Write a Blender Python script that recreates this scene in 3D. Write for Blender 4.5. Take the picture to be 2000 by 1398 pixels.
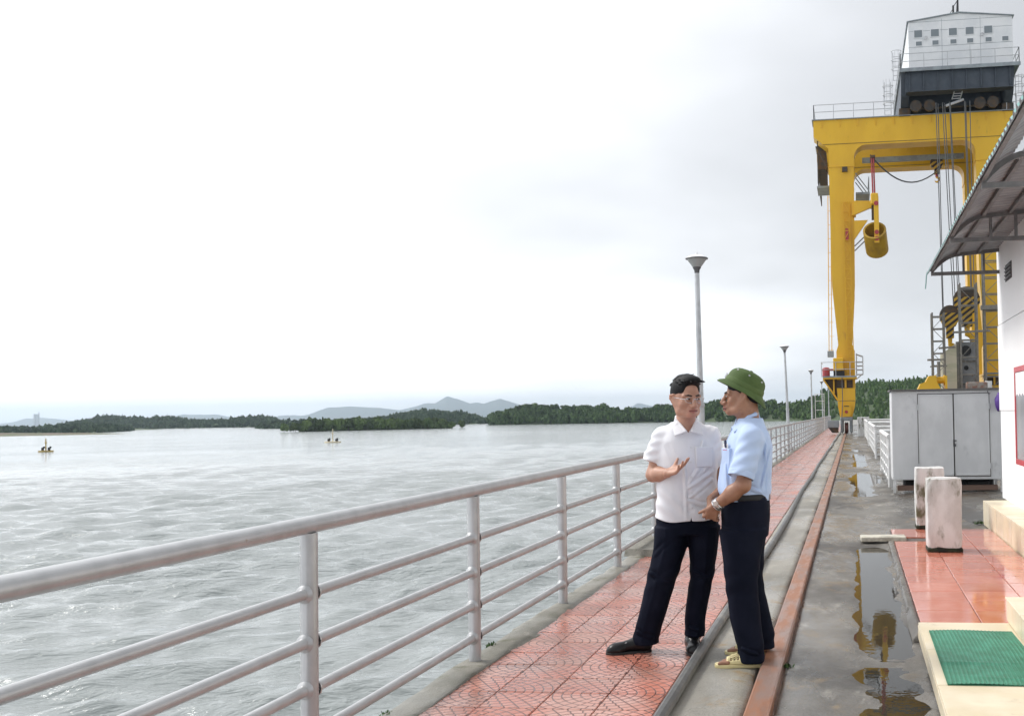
import bpy, bmesh, math, random
import numpy as np
from mathutils import Vector, Matrix
for o in list(bpy.data.objects): bpy.data.objects.remove(o)
SC = bpy.context.scene
COL = SC.collection
R = math.radians
# ------------------------------------------------------------------ camera
cam = bpy.data.cameras.new('camera'); camo = bpy.data.objects.new('camera', cam); COL.objects.link(camo)
AX_R = Vector((0.99114, 0.13167022, -0.0174485)); AX_U = Vector((0.02007855, -0.01867323, 0.99962401)); AX_F = Vector((-0.1312949, 0.99111768, 0.02115153))
mw = Matrix((( AX_R.x, AX_U.x, -AX_F.x, 0), (AX_R.y, AX_U.y, -AX_F.y, 0), (AX_R.z, AX_U.z, -AX_F.z, 1.45), (0, 0, 0, 1)))
camo.matrix_world = mw
cam.sensor_width = 36; cam.lens = 2070/2000*36; cam.shift_x = -390/2000; cam.shift_y = 65/2000
cam.clip_start = .1; cam.clip_end = 40000
SC.camera = camo
# ------------------------------------------------------------------ sky: overcast, brighter round the veiled sun
SUN_EL, SUN_AZ = R(46), R(-72)          # azimuth from +Y towards +X
sd = Vector((math.sin(SUN_AZ)*math.cos(SUN_EL), math.cos(SUN_AZ)*math.cos(SUN_EL), math.sin(SUN_EL)))
W = bpy.data.worlds.new('World'); SC.world = W; W.use_nodes = True
nt = W.node_tree; nt.nodes.clear()
def N(t, kind, **kw):
    n = t.nodes.new(kind)
    for k, v in kw.items(): setattr(n, k, v)
    return n
def lk(t, a, b): t.links.new(a, b)
def math_n(t, op, a, b=None, clamp=False):
    n = N(t, 'ShaderNodeMath', operation=op); n.use_clamp = clamp
    for i, v in enumerate((a, b)):
        if v is None: continue
        if isinstance(v, (int, float)): n.inputs[i].default_value = v
        else: lk(t, v, n.inputs[i])
    return n.outputs[0]
out = N(nt, 'ShaderNodeOutputWorld'); bg = N(nt, 'ShaderNodeBackground'); bg.inputs[1].default_value = .1
sky = N(nt, 'ShaderNodeTexSky', sky_type='NISHITA'); sky.sun_disc = False; sky.sun_elevation = SUN_EL; sky.sun_rotation = SUN_AZ; sky.dust_density = 3
tc = N(nt, 'ShaderNodeTexCoord')
sep = N(nt, 'ShaderNodeSeparateXYZ'); lk(nt, tc.outputs['Generated'], sep.inputs[0])
zz = math_n(nt, 'ADD', math_n(nt, 'MAXIMUM', sep.outputs[2], 0), .22)
cmb = N(nt, 'ShaderNodeCombineXYZ'); lk(nt, math_n(nt, 'DIVIDE', sep.outputs[0], zz), cmb.inputs[0]); lk(nt, math_n(nt, 'DIVIDE', sep.outputs[1], zz), cmb.inputs[1])
nz = N(nt, 'ShaderNodeTexNoise'); nz.inputs['Scale'].default_value = .55; nz.inputs['Detail'].default_value = 5; nz.inputs['Roughness'].default_value = .5
mp = N(nt, 'ShaderNodeMapping'); mp.inputs['Location'].default_value = (2.5, 12.3, 0); mp.inputs['Scale'].default_value = (.75, .75, 1)
lk(nt, cmb.outputs[0], mp.inputs[0]); lk(nt, mp.outputs[0], nz.inputs['Vector'])
dot = N(nt, 'ShaderNodeVectorMath', operation='DOT_PRODUCT'); lk(nt, tc.outputs['Generated'], dot.inputs[0]); dot.inputs[1].default_value = (sd.x, sd.y, sd.z)
lob = math_n(nt, 'POWER', math_n(nt, 'MAXIMUM', dot.outputs['Value'], 0), 1.3)
cl = N(nt, 'ShaderNodeMapRange'); cl.interpolation_type = 'SMOOTHSTEP'
cl.inputs[1].default_value = .34; cl.inputs[2].default_value = .66; cl.inputs[3].default_value = 2.5; cl.inputs[4].default_value = 7.6
lk(nt, nz.outputs[0], cl.inputs[0])
hor = math_n(nt, 'MULTIPLY', math_n(nt, 'EXPONENT', math_n(nt, 'MULTIPLY', math_n(nt, 'MAXIMUM', sep.outputs[2], 0), -9.)), 3.6)   # pale band low all round the horizon
lum = math_n(nt, 'ADD', math_n(nt, 'ADD', cl.outputs[0], hor), math_n(nt, 'MULTIPLY', lob, 6.0))
tint = N(nt, 'ShaderNodeVectorMath', operation='SCALE'); tint.inputs[0].default_value = (.975, .99, 1.02); lk(nt, lum, tint.inputs[3])
mx = N(nt, 'ShaderNodeMix', data_type='RGBA'); mx.inputs[0].default_value = .93
lk(nt, sky.outputs[0], mx.inputs[6]); lk(nt, tint.outputs[0], mx.inputs[7]); lk(nt, mx.outputs[2], bg.inputs[0]); lk(nt, bg.outputs[0], out.inputs[0])
# ------------------------------------------------------------------ veiled sun
sl = bpy.data.lights.new('sun', 'SUN'); sl.energy = 1.5; sl.angle = R(16); sl.color = (1, .97, .92)
so = bpy.data.objects.new('sun', sl); COL.objects.link(so); so.rotation_euler = (-sd).to_track_quat('-Z', 'Y').to_euler()
SC.view_settings.view_transform = 'Standard'; SC.view_settings.look = 'None'; SC.view_settings.exposure = .74; SC.view_settings.gamma = 1; SC.view_settings.use_curve_mapping = False
SC.render.engine = 'CYCLES'

# ------------------------------------------------------------------ materials
def srgb(h):
    if isinstance(h, str):
        h = [int(h[i:i+2], 16)/255 for i in (0, 2, 4)]
        return tuple(c/12.92 if c <= .04045 else ((c+.055)/1.055)**2.4 for c in h)
    return h
def mat(name, c, rough=.6, metal=0, c2=None, scale=4, detail=6, lo=.4, hi=.65, bump=0, bscale=None, r2=None, rscale=2, spec=.5, sss=0, coords='Object', stretch=(1, 1, 1), c3=None, s3=1.2, l3=.55, h3=.7, obj_var=0, dist=.02, sheen=0, coat=0):
    m = bpy.data.materials.new(name); m.use_nodes = True; t = m.node_tree; b = t.nodes['Principled BSDF']
    c = srgb(c); b.inputs['Roughness'].default_value = rough; b.inputs['Metallic'].default_value = metal; b.inputs['Specular IOR Level'].default_value = spec
    b.inputs['Base Color'].default_value = (*c, 1)
    if sss: b.inputs['Subsurface Weight'].default_value = sss; b.inputs['Subsurface Radius'].default_value = (.01, .004, .002); b.inputs['Subsurface Scale'].default_value = 1
    if sheen: b.inputs['Sheen Weight'].default_value = sheen
    if coat: b.inputs['Coat Weight'].default_value = coat; b.inputs['Coat Roughness'].default_value = .08
    tcn = N(t, 'ShaderNodeTexCoord'); mpn = N(t, 'ShaderNodeMapping'); mpn.inputs['Scale'].default_value = stretch
    lk(t, tcn.outputs[coords], mpn.inputs[0]); vec = mpn.outputs[0]
    oi = N(t, 'ShaderNodeObjectInfo')
    va = N(t, 'ShaderNodeVectorMath', operation='ADD'); vs = N(t, 'ShaderNodeVectorMath', operation='SCALE'); vs.inputs[0].default_value = (37, 19, 53); lk(t, oi.outputs['Random'], vs.inputs[3])
    if coords == 'Object': lk(t, vec, va.inputs[0]); lk(t, vs.outputs[0], va.inputs[1]); vec = va.outputs[0]
    def noise(s, d=detail, r=.6):
        n = N(t, 'ShaderNodeTexNoise'); n.inputs['Scale'].default_value = s; n.inputs['Detail'].default_value = d; n.inputs['Roughness'].default_value = r; lk(t, vec, n.inputs['Vector']); return n.outputs[0]
    def ramp(v, a, bb, x=0., y=1.):
        n = N(t, 'ShaderNodeMapRange'); n.interpolation_type = 'SMOOTHSTEP'; lk(t, v, n.inputs[0])
        for i, q in enumerate((a, bb, x, y)): n.inputs[i+1].default_value = q
        return n.outputs[0]
    col = None
    def mixc(f, a, bb):
        n = N(t, 'ShaderNodeMix', data_type='RGBA')
        if isinstance(f, float): n.inputs[0].default_value = f
        else: lk(t, f, n.inputs[0])
        for i, q in ((6, a), (7, bb)):
            if isinstance(q, tuple): n.inputs[i].default_value = (*q[:3], 1)
            else: lk(t, q, n.inputs[i])
        return n.outputs[2]
    if c2 is not None: col = mixc(ramp(noise(scale), lo, hi), c, srgb(c2))
    if c3 is not None: col = mixc(ramp(noise(s3), l3, h3), col if col else c, srgb(c3))
    if obj_var:
        n = N(t, 'ShaderNodeHueSaturation'); lk(t, ramp(oi.outputs['Random'], 0, 1, 1-obj_var, 1+obj_var), n.inputs['Value'])
        if col: lk(t, col, n.inputs['Color'])
        else: n.inputs['Color'].default_value = (*c, 1)
        col = n.outputs[0]
    if col: lk(t, col, b.inputs['Base Color'])
    if r2 is not None: lk(t, ramp(noise(rscale, 4), .42, .58, rough, r2), b.inputs['Roughness'])
    if bump:
        bn = N(t, 'ShaderNodeBump'); bn.inputs['Strength'].default_value = bump; bn.inputs['Distance'].default_value = dist
        lk(t, noise(bscale or scale*3, 8, .65), bn.inputs['Height']); lk(t, bn.outputs[0], b.inputs['Normal'])
    m['_'] = 0
    return m
M = {}
def ground_mat(name, dark, mid, light, stain, wet=(.18, .6), stretch=(1, .45, 1), wetscale=.9, speck=.5):
    m = bpy.data.materials.new(name); m.use_nodes = True; t = m.node_tree; b = t.nodes['Principled BSDF']; g = N(t, 'ShaderNodeNewGeometry'); mp_ = N(t, 'ShaderNodeMapping'); mp_.inputs['Scale'].default_value = stretch; lk(t, g.outputs['Position'], mp_.inputs[0])
    def noise(s, d=6, r=.6, v=None, dist=0):
        n = N(t, 'ShaderNodeTexNoise'); n.inputs['Scale'].default_value = s; n.inputs['Detail'].default_value = d; n.inputs['Roughness'].default_value = r; n.inputs['Distortion'].default_value = dist; lk(t, v or mp_.outputs[0], n.inputs['Vector']); return n.outputs[0]
    def rmp(v, a, c, x=0., y=1.):
        n = N(t, 'ShaderNodeMapRange'); n.interpolation_type = 'SMOOTHSTEP'; lk(t, v, n.inputs[0])
        for i, q in enumerate((a, c, x, y)): n.inputs[i+1].default_value = q
        return n.outputs[0]
    def mix(f, a, c):
        n = N(t, 'ShaderNodeMix', data_type='RGBA'); lk(t, f, n.inputs[0])
        for i, q in ((6, a), (7, c)):
            if isinstance(q, tuple): n.inputs[i].default_value = (*q, 1)
            else: lk(t, q, n.inputs[i])
        return n.outputs[2]
    P = g.outputs['Position']
    col = mix(rmp(noise(1.1, 7, .62), .36, .64), dark, mid); col = mix(rmp(noise(3.7, 8, .7, dist=.4), .54, .72), col, light); col = mix(rmp(noise(2.3, 8, .68, P, .6), .55, .7), col, stain)
    col = mix(rmp(noise(55, 3, .6, P), .62, .7, 0, speck), col, light); col = mix(rmp(noise(130, 2, .5, P), .6, .68, 0, .7), col, tuple(q*.45 for q in dark))
    lk(t, col, b.inputs['Base Color']); lk(t, rmp(noise(wetscale, 5, .55), .43, .58, wet[0], wet[1]), b.inputs['Roughness']); b.inputs['Specular IOR Level'].default_value = .4
    bn = N(t, 'ShaderNodeBump'); bn.inputs['Strength'].default_value = .7; bn.inputs['Distance'].default_value = .006; lk(t, math_n(t, 'ADD', noise(22, 8, .65, P), math_n(t, 'MULTIPLY', noise(90, 3, .6, P), .5)), bn.inputs['Height']); lk(t, bn.outputs[0], b.inputs['Normal']); return m

# ------------------------------------------------------------------ mesh building
WLOC = {}
def base_of(o): return WLOC.get(o.name, Vector((0, 0, 0))) if o else Vector((0, 0, 0))
def link_mesh(name, me, parent=None, loc=None):
    o = bpy.data.objects.new(name, me); COL.objects.link(o)
    if parent:
        pb = base_of(parent); me.transform(Matrix.Translation(-pb)); o.parent = parent; WLOC[o.name] = pb
    elif loc is not None:
        l = Vector(loc); me.transform(Matrix.Translation(-l)); o.location = l; WLOC[o.name] = l
    else: WLOC[o.name] = Vector((0, 0, 0))
    return o
def tag(o, label=None, cat=None, group=None, kind=None):
    for k, v in (('label', label), ('category', cat), ('group', group), ('kind', kind)):
        if v: o[k] = v
    return o
def empty(name, loc, label, cat, group=None):
    o = bpy.data.objects.new(name, None); COL.objects.link(o); o.location = loc; o.empty_display_size = .2; WLOC[o.name] = Vector(loc)
    return tag(o, label, cat, group)
def dup(root, delta, label=None):
    r = root.copy(); COL.objects.link(r); r.location = root.location+Vector(delta); WLOC[r.name] = Vector(r.location)
    if label: r['label'] = label
    for ch in root.children:
        c = ch.copy(); COL.objects.link(c); c.parent = r
        for g in ch.children:
            d = g.copy(); COL.objects.link(d); d.parent = c
    return r
class MB:
    def __init__(s): s.v = []; s.f = []; s.mi = []
    def add(s, vs, fs, mi=0):
        b = len(s.v); s.v += [tuple(v) for v in vs]; s.f += [tuple(i+b for i in f) for f in fs]; s.mi += [mi]*len(fs); return s
    def box(s, c, d, rz=0, bev=0, rx=0, ry=0, mi=0):
        hx, hy, hz = d[0]/2, d[1]/2, d[2]/2; rot = Matrix.Rotation(rz, 3, 'Z') @ Matrix.Rotation(ry, 3, 'Y') @ Matrix.Rotation(rx, 3, 'X'); c = Vector(c)
        if not bev:
            vs = [Vector((x*hx, y*hy, z*hz)) for z in (-1, 1) for y in (-1, 1) for x in (-1, 1)]
            fs = [(0, 2, 3, 1), (4, 5, 7, 6), (0, 1, 5, 4), (2, 6, 7, 3), (0, 4, 6, 2), (1, 3, 7, 5)]
        else:
            b = min(bev, hx*.9, hy*.9, hz*.9); vs = []; idx = {}
            for z in (-1, 1):
                for y in (-1, 1):
                    for x in (-1, 1):
                        for a in range(3):
                            p = [x*(hx-b), y*(hy-b), z*(hz-b)]; p[a] = (x*hx, y*hy, z*hz)[a]; idx[(x, y, z, a)] = len(vs); vs.append(Vector(p))
            fs = []
            for a in range(3):
                u, w = [(1, 2), (2, 0), (0, 1)][a]
                for sg in (-1, 1):
                    q = []
                    for su, sw in ((-1, -1), (1, -1), (1, 1), (-1, 1)):
                        k = [0, 0, 0]; k[a] = sg; k[u] = su; k[w] = sw; q.append(idx[(*k, a)])
                    fs.append(tuple(q if sg > 0 else q[::-1]))
            for a in range(3):
                u, w = [(1, 2), (2, 0), (0, 1)][a]
                for su in (-1, 1):
                    for sw in (-1, 1):
                        q = []
                        for sa, ax in ((-1, u), (1, u), (1, w), (-1, w)):
                            k = [0, 0, 0]; k[a] = sa; k[u] = su; k[w] = sw; q.append(idx[(*k, ax)])
                        fs.append(tuple(q if su*sw < 0 else q[::-1]))
            for x in (-1, 1):
                for y in (-1, 1):
                    for z in (-1, 1):
                        q = [idx[(x, y, z, a)] for a in range(3)]; fs.append(tuple(q if x*y*z > 0 else q[::-1]))
        return s.add([c+rot@v for v in vs], fs, mi)
    def tube(s, a, b, r, n=10, r2=None, cap=True, mi=0):
        a, b = Vector(a), Vector(b); d = (b-a).normalized(); u = d.orthogonal().normalized(); w = d.cross(u); r2 = r if r2 is None else r2
        vs = []
        for p, q in ((a, r), (b, r2)):
            for i in range(n):
                t = 2*math.pi*i/n; vs.append(p+(u*math.cos(t)+w*math.sin(t))*q)
        fs = [(i, (i+1) % n, n+(i+1) % n, n+i) for i in range(n)]
        if cap: fs += [tuple(range(n))[::-1], tuple(range(n, 2*n))]
        return s.add(vs, fs, mi)
    def bar(s, a, b, w, h=None, mi=0):
        a, b = Vector(a), Vector(b); d = (b-a).normalized(); up = Vector((0, 0, 1)) if abs(d.z) < .95 else Vector((0, 1, 0)); u = d.cross(up).normalized(); q = u.cross(d); h = w if h is None else h
        vs = [p+u*x*w/2+q*y*h/2 for p in (a, b) for x, y in ((-1, -1), (1, -1), (1, 1), (-1, 1))]
        return s.add(vs, [(3, 2, 1, 0), (4, 5, 6, 7), (0, 1, 5, 4), (1, 2, 6, 5), (2, 3, 7, 6), (3, 0, 4, 7)], mi)
    def path(s, pts, r, n=8, cap=True, mi=0):
        pts = [Vector(p) for p in pts]; vs = []; m = len(pts); rr = r if hasattr(r, '__len__') else [r]*m
        for i, p in enumerate(pts):
            d = (pts[min(i+1, m-1)]-pts[max(i-1, 0)]).normalized(); up = Vector((0, 0, 1)) if abs(d.z) < .9 else Vector((1, 0, 0)); u = d.cross(up).normalized(); w = u.cross(d)
            for k in range(n):
                t = 2*math.pi*k/n; vs.append(p+(u*math.cos(t)+w*math.sin(t))*rr[i])
        fs = [(i*n+k, i*n+(k+1) % n, (i+1)*n+(k+1) % n, (i+1)*n+k) for i in range(m-1) for k in range(n)]
        if cap: fs += [tuple(range(n))[::-1], tuple(range((m-1)*n, m*n))]
        return s.add(vs, fs, mi)
    def prism(s, poly, ax, lo, hi, mi=0):   # poly in the plane across axis ax, extruded lo..hi
        n = len(poly); vs = []
        for q in (lo, hi):
            for (a, b) in poly: vs.append({'y': (a, q, b), 'x': (q, a, b), 'z': (a, b, q)}[ax])
        fs = [(i, (i+1) % n, n+(i+1) % n, n+i) for i in range(n)]+[tuple(range(n))[::-1], tuple(range(n, 2*n))]
        return s.add(vs, fs, mi)
    def lathe(s, c, prof, n=20, ax=None, cap=False, mi=0):
        c = Vector(c); q = Vector((0, 0, 1)).rotation_difference(Vector(ax)) if ax else None; vs = []
        for r, z in prof:
            for i in range(n):
                t = 2*math.pi*i/n; p = Vector((r*math.cos(t), r*math.sin(t), z)); vs.append(c+(q@p if q else p))
        m = len(prof); fs = [(j*n+i, j*n+(i+1) % n, (j+1)*n+(i+1) % n, (j+1)*n+i) for j in range(m-1) for i in range(n)]
        if cap: fs += [tuple(range(n))[::-1], tuple(range((m-1)*n, m*n))]
        return s.add(vs, fs, mi)
    def mesh(s, name, mats, smooth=False, recalc=True, angle=35):
        me = bpy.data.meshes.new(name); me.from_pydata(s.v, [], s.f); me.update()
        for m in (mats if isinstance(mats, (list, tuple)) else [mats]): me.materials.append(m)
        if len(me.materials) > 1: me.polygons.foreach_set('material_index', s.mi)
        if recalc:
            bm = bmesh.new(); bm.from_mesh(me); bmesh.ops.recalc_face_normals(bm, faces=bm.faces); bm.to_mesh(me); bm.free()
        if smooth:
            me.polygons.foreach_set('use_smooth', [True]*len(me.polygons)); me.set_sharp_from_angle(angle=R(angle))
        return me
    def build(s, name, m, parent=None, smooth=False, loc=None, recalc=True, angle=35):
        return link_mesh(name, s.mesh(name, m, smooth, recalc, angle), parent, loc)
def np_mesh(name, V, F, m, smooth=True):
    V = np.asarray(V, np.float32); F = np.asarray(F, np.int32); k = F.shape[1]
    me = bpy.data.meshes.new(name); me.vertices.add(len(V)); me.vertices.foreach_set('co', V.ravel())
    me.loops.add(F.size); me.loops.foreach_set('vertex_index', F.ravel()); me.polygons.add(len(F))
    me.polygons.foreach_set('loop_start', np.arange(len(F), dtype=np.int32)*k); me.update(calc_edges=True); me.validate()
    me.polygons.foreach_set('use_smooth', np.full(len(me.polygons), smooth)); me.materials.append(m); return me
def wnoise(X, Y, Z=0, seed=0, oct=4, f=1.):
    rs = np.random.RandomState(seed); r = 0; a = 1; tot = 0
    for o in range(oct):
        for _ in range(3):
            d = rs.normal(size=3); d /= np.linalg.norm(d); ph = rs.uniform(0, 6.28); r = r+a*np.sin((X*d[0]+Y*d[1]+Z*d[2])*f*rs.uniform(.7, 1.4)+ph+1.3*np.sin((X*d[1]-Y*d[0])*f*.7+ph*2))
        tot += a*1.7; a *= .5; f *= 2.1
    return r/tot
# ================================================================== SETTING
rng = np.random.RandomState(7)
# ---- water: waves as real relief near the dam, finer ripple in the bump
def water_mat():
    m = bpy.data.materials.new('lake_water'); m.use_nodes = True; t = m.node_tree; b = t.nodes['Principled BSDF']
    b.inputs['Base Color'].default_value = (.28, .305, .3, 1); b.inputs['Roughness'].default_value = .1; b.inputs['IOR'].default_value = 1.33; b.inputs['Specular IOR Level'].default_value = .5
    g = N(t, 'ShaderNodeNewGeometry'); mpn = N(t, 'ShaderNodeMapping'); mpn.vector_type = 'TEXTURE'; mpn.inputs['Rotation'].default_value = (0, 0, R(32)); mpn.inputs['Scale'].default_value = (1, .42, 1); lk(t, g.outputs['Position'], mpn.inputs[0])
    hs = None
    for s, w in ((.9, .8), (2.6, .45), (7., .16)):
        n = N(t, 'ShaderNodeTexNoise'); n.inputs['Scale'].default_value = s; n.inputs['Detail'].default_value = 3; n.inputs['Distortion'].default_value = .6; lk(t, mpn.outputs[0], n.inputs['Vector'])
        q = math_n(t, 'MULTIPLY', n.outputs[0], w); hs = q if hs is None else math_n(t, 'ADD', hs, q)
    # calmer and rougher patches drift over the lake
    n = N(t, 'ShaderNodeTexNoise'); n.inputs['Scale'].default_value = .02; n.inputs['Detail'].default_value = 4; lk(t, mpn.outputs[0], n.inputs['Vector'])
    mr = N(t, 'ShaderNodeMapRange'); lk(t, n.outputs[0], mr.inputs[0])
    for i, q in enumerate((.35, .65, .22, .6)): mr.inputs[i+1].default_value = q
    bn = N(t, 'ShaderNodeBump'); bn.inputs['Distance'].default_value = .35; lk(t, hs, bn.inputs['Height']); lk(t, mr.outputs[0], bn.inputs['Strength']); lk(t, bn.outputs[0], b.inputs['Normal'])
    return m
M['water'] = water_mat()
nr, na = 760, 560
rad = np.exp(np.linspace(math.log(4.2), math.log(700.), nr)); ang = np.linspace(R(-84), R(16), na)
rr, aa = np.meshgrid(rad, ang, indexing='ij'); X = rr*np.sin(aa); Y = rr*np.cos(aa); Z = np.zeros_like(X)
cell = rr*max(math.log(700/4.2)/nr, R(100)/na)
for i in range(95):
    lam = np.exp(rng.uniform(math.log(.3), math.log(3.6))); d = R(148)+rng.normal()*.42; k = 2*math.pi/lam; amp = .0115*lam**.9*rng.uniform(.4, 1.2); ph = rng.uniform(0, 6.28)
    w = np.clip((lam/cell-2.5)/2.5, 0, 1)
    s = np.sin(k*(X*math.sin(d)+Y*math.cos(d))+ph+.5*np.sin(.31*k*(X*math.cos(d)-Y*math.sin(d))+ph*3))
    Z += w*amp*(np.exp(1.1*s)-1.33)*.75
Z *= .85+.35*wnoise(X, Y, 0, 3, 2, .12)
Z -= 3.0
idx = np.arange(nr*na).reshape(nr, na)
Fq = np.stack([idx[:-1, :-1], idx[:-1, 1:], idx[1:, 1:], idx[1:, :-1]], -1).reshape(-1, 4)[:, ::-1]
V = np.stack([X, Y, Z], -1).reshape(-1, 3)
# outer rings on to the horizon, and a plain sheet behind the camera
rad2 = np.array([700., 900, 1400, 2500, 5000, 9000, 14000]); r2, a2 = np.meshgrid(rad2, ang, indexing='ij')
V2 = np.stack([r2*np.sin(a2), r2*np.cos(a2), np.where(r2 < 701, -3.0, -3.0)], -1).reshape(-1, 3); V2[:na] = V[-na:]
i2 = np.arange(7*na).reshape(7, na)+len(V); F2 = np.stack([i2[:-1, :-1], i2[:-1, 1:], i2[1:, 1:], i2[1:, :-1]], -1).reshape(-1, 4)[:, ::-1]
V = np.vstack([V, V2]); Fq = np.vstack([Fq, F2])
tag(link_mesh('lake_water', np_mesh('lake_water', V, Fq, M['water'])), kind='structure')

# ---- hills
M['forest_floor'] = mat('forest_floor', (.05, .075, .03), .95, c2=(.07, .1, .045), scale=.06)
M['far_mountain'] = mat('far_mountain', (.05, .075, .06), .95, c2=(.12, .11, .085), scale=.004, lo=.5, hi=.75)
M['clearing'] = mat('clearing', (.16, .12, .085), .95, c2=(.1, .12, .05), scale=.05)
def hill(name, ridge, yf, yr, yb, m, foot=-4, rough=.0, seed=0, n=160, steps=14):
    rx = np.array([p[0] for p in ridge]); rz = np.array([p[1] for p in ridge])
    xs = np.linspace(rx[0], rx[-1], n); zs = np.interp(xs, rx, rz); V = []; 
    yf_ = np.interp(xs, *zip(*yf)) if isinstance(yf, list) else np.full(n, float(yf))
    prof = [(i/steps, math.sin(i/steps*math.pi/2)**.85) for i in range(steps+1)]+[(1+i/4, math.cos(i/4*math.pi/2)) for i in range(1, 5)]
    for u, h in prof:
        yy = yf_+(yr-yf_)*u if u <= 1 else yr+(yb-yr)*(u-1)
        sc = yy/yr if u <= 1 else 1
        nzv = wnoise(xs/(yr*.02), yy/(yr*.02), 0, seed, 3)*rough*min(u, 1)*(1 if u != 1 else 0)
        V.append(np.stack([xs*sc, yy+0*xs, foot+(zs-foot)*h+nzv], -1))
    V = np.array(V); k = len(prof); ii = np.arange(k*n).reshape(k, n)
    F = np.stack([ii[:-1, :-1], ii[:-1, 1:], ii[1:, 1:], ii[1:, :-1]], -1).reshape(-1, 4)
    o = link_mesh(name, np_mesh(name, V.reshape(-1, 3), F, m)); tag(o, kind='structure'); return V
RIGHT = [(-105.5, 2.3), (-94.3, 3.6), (-83.0, 6.1), (-70.3, 7.4), (-55.1, 6.0), (-43.2, 4.1), (-34.4, 3.6), (-26.9, 5.7), (-18.1, 9.0), (-7.4, 13.4), (2.8, 15.1), (14.2, 16.4), (22.2, 15.8), (29.2, 16.4), (38.7, 17.4), (56.8, 18.0), (86.9, 19.1), (131.2, 20.3), (217.3, 20)]
PROM = [(-225.8, -3.4), (-223.5, -1.5), (-215.8, 0.6), (-207.5, 2.9), (-197.6, 4.1), (-187.7, 3.2), (-177.9, 2.), (-168.1, 2.2), (-151.9, 2.4), (-140.7, .2), (-132.6, .7), (-124.6, 0), (-116.6, 1.4), (-110.3, 1.7), (-97.6, 1.8), (-81.9, -1)]
LEFT1 = [(-700, -3.2), (-661.4, -3.9), (-600.3, -1.6), (-576.3, -2.6), (-560.3, -1.6), (-528.7, -0.6), (-509.2, -2.2), (-482, -3.9), (-459, -3.9), (-436.1, -3.8), (-417.1, -3.9), (-398.3, -2.4), (-388.9, -1.4), (-368.5, -0.8), (-353.7, -3.9)]
LEFT2 = [(-820, -3.0), (-800.7, 0.4), (-780.5, 2.7), (-771.8, 5.7), (-737.3, 4.6), (-714.5, 3.2), (-697.5, 4.5), (-680.5, 2.1), (-652.4, -0.5), (-630.1, -0.3), (-607.8, 2.9), (-585.7, 2.6), (-572, -1.3), (-560, -3.9)]
MID = [(-487.7, -3.9), (-438.9, -1.2), (-410, 1.1), (-390.8, 4.8), (-374.1, 5.9), (-357.5, 4.2), (-343.3, 3.5), (-329.2, 0.6), (-316.2, -3.9), (-305.9, -3.9)]
HR = hill('hill', RIGHT, [(-106, 590), (-34, 549), (20, 500), (220, 480)], 650, 760, M['forest_floor'], seed=1)
HP = hill('promontory', PROM, 603, 640, 680, M['forest_floor'], seed=2)
HL = hill('hill', LEFT1, [(-700, 430), (-600, 455), (-400, 560), (-350, 605)], 680, 760, M['forest_floor'], seed=3)
HL2 = hill('hill', LEFT2, 800, 1000, 1100, M['forest_floor'], seed=4)
HM = hill('hill', MID, 700, 900, 980, M['forest_floor'], seed=5)
for nm, rd, yy in (('mountain', [(-5073.5, 21.3), (-4851.8, 54.5), (-4680.0, 111.5), (-4485.1, 121.8), (-4195.0, 107.3), (-4003.1, 81.1), (-3763.7, 131.4), (-3668.7, 125.1), (-3558.9, 186.6), (-3478.9, 157.9), (-3361.5, 114.9), (-3281.4, 131.5), (-3220.6, 116.8), (-3074.8, 168.2), (-2963.5, 130.1), (-2908.3, 79.6), (-2687.0, 8.4)], 9000),
        ('mountain', [(-8726.2, 17.3), (-8274.7, 30.4), (-8106.6, 68.2), (-8006.1, 61.5), (-7883.8, 44.3), (-7607.2, -0.5)], 9500), ('mountain', [(-6416.9, 23.0), (-6286.5, 59.3), (-6208.6, 77.2), (-6131.0, 66.2), (-6027.6, 74.0), (-5847.7, 42.3), (-5694.2, 20.7)], 9200),
        ('mountain', [(-2556.9, -2.4), (-2362.1, 59.3), (-2250.7, 127.6), (-2168.5, 104.5), (-2031.9, 64.2), (-1841.3, 17.7)], 11000), ('mountain', [(-2662.3, -7.7), (-2517.2, 73.7), (-2455.0, 81.9), (-2374.1, 61.9), (-2232.3, 8.3)], 9400), ('mountain', [(-5371.0, 7.7), (-5271.3, 38.5), (-5172.1, 55.4), (-5073.4, 35.2), (-4926.0, 0.4)], 9100)):
    hill(nm, rd, yy-900, yy, yy+900, M['far_mountain'], foot=-6, rough=14, seed=int(yy) % 97, n=120)
# bare slope at the water's edge
mbx = hill('bare_slope', [(-470, -3.4), (-440, -1.2), (-415, -1.6), (-385, -1.7), (-350, -2.2), (-320, -3.2)], [(-470, 400), (-320, 425)], 440, 470, M['clearing'], seed=9)
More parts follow.
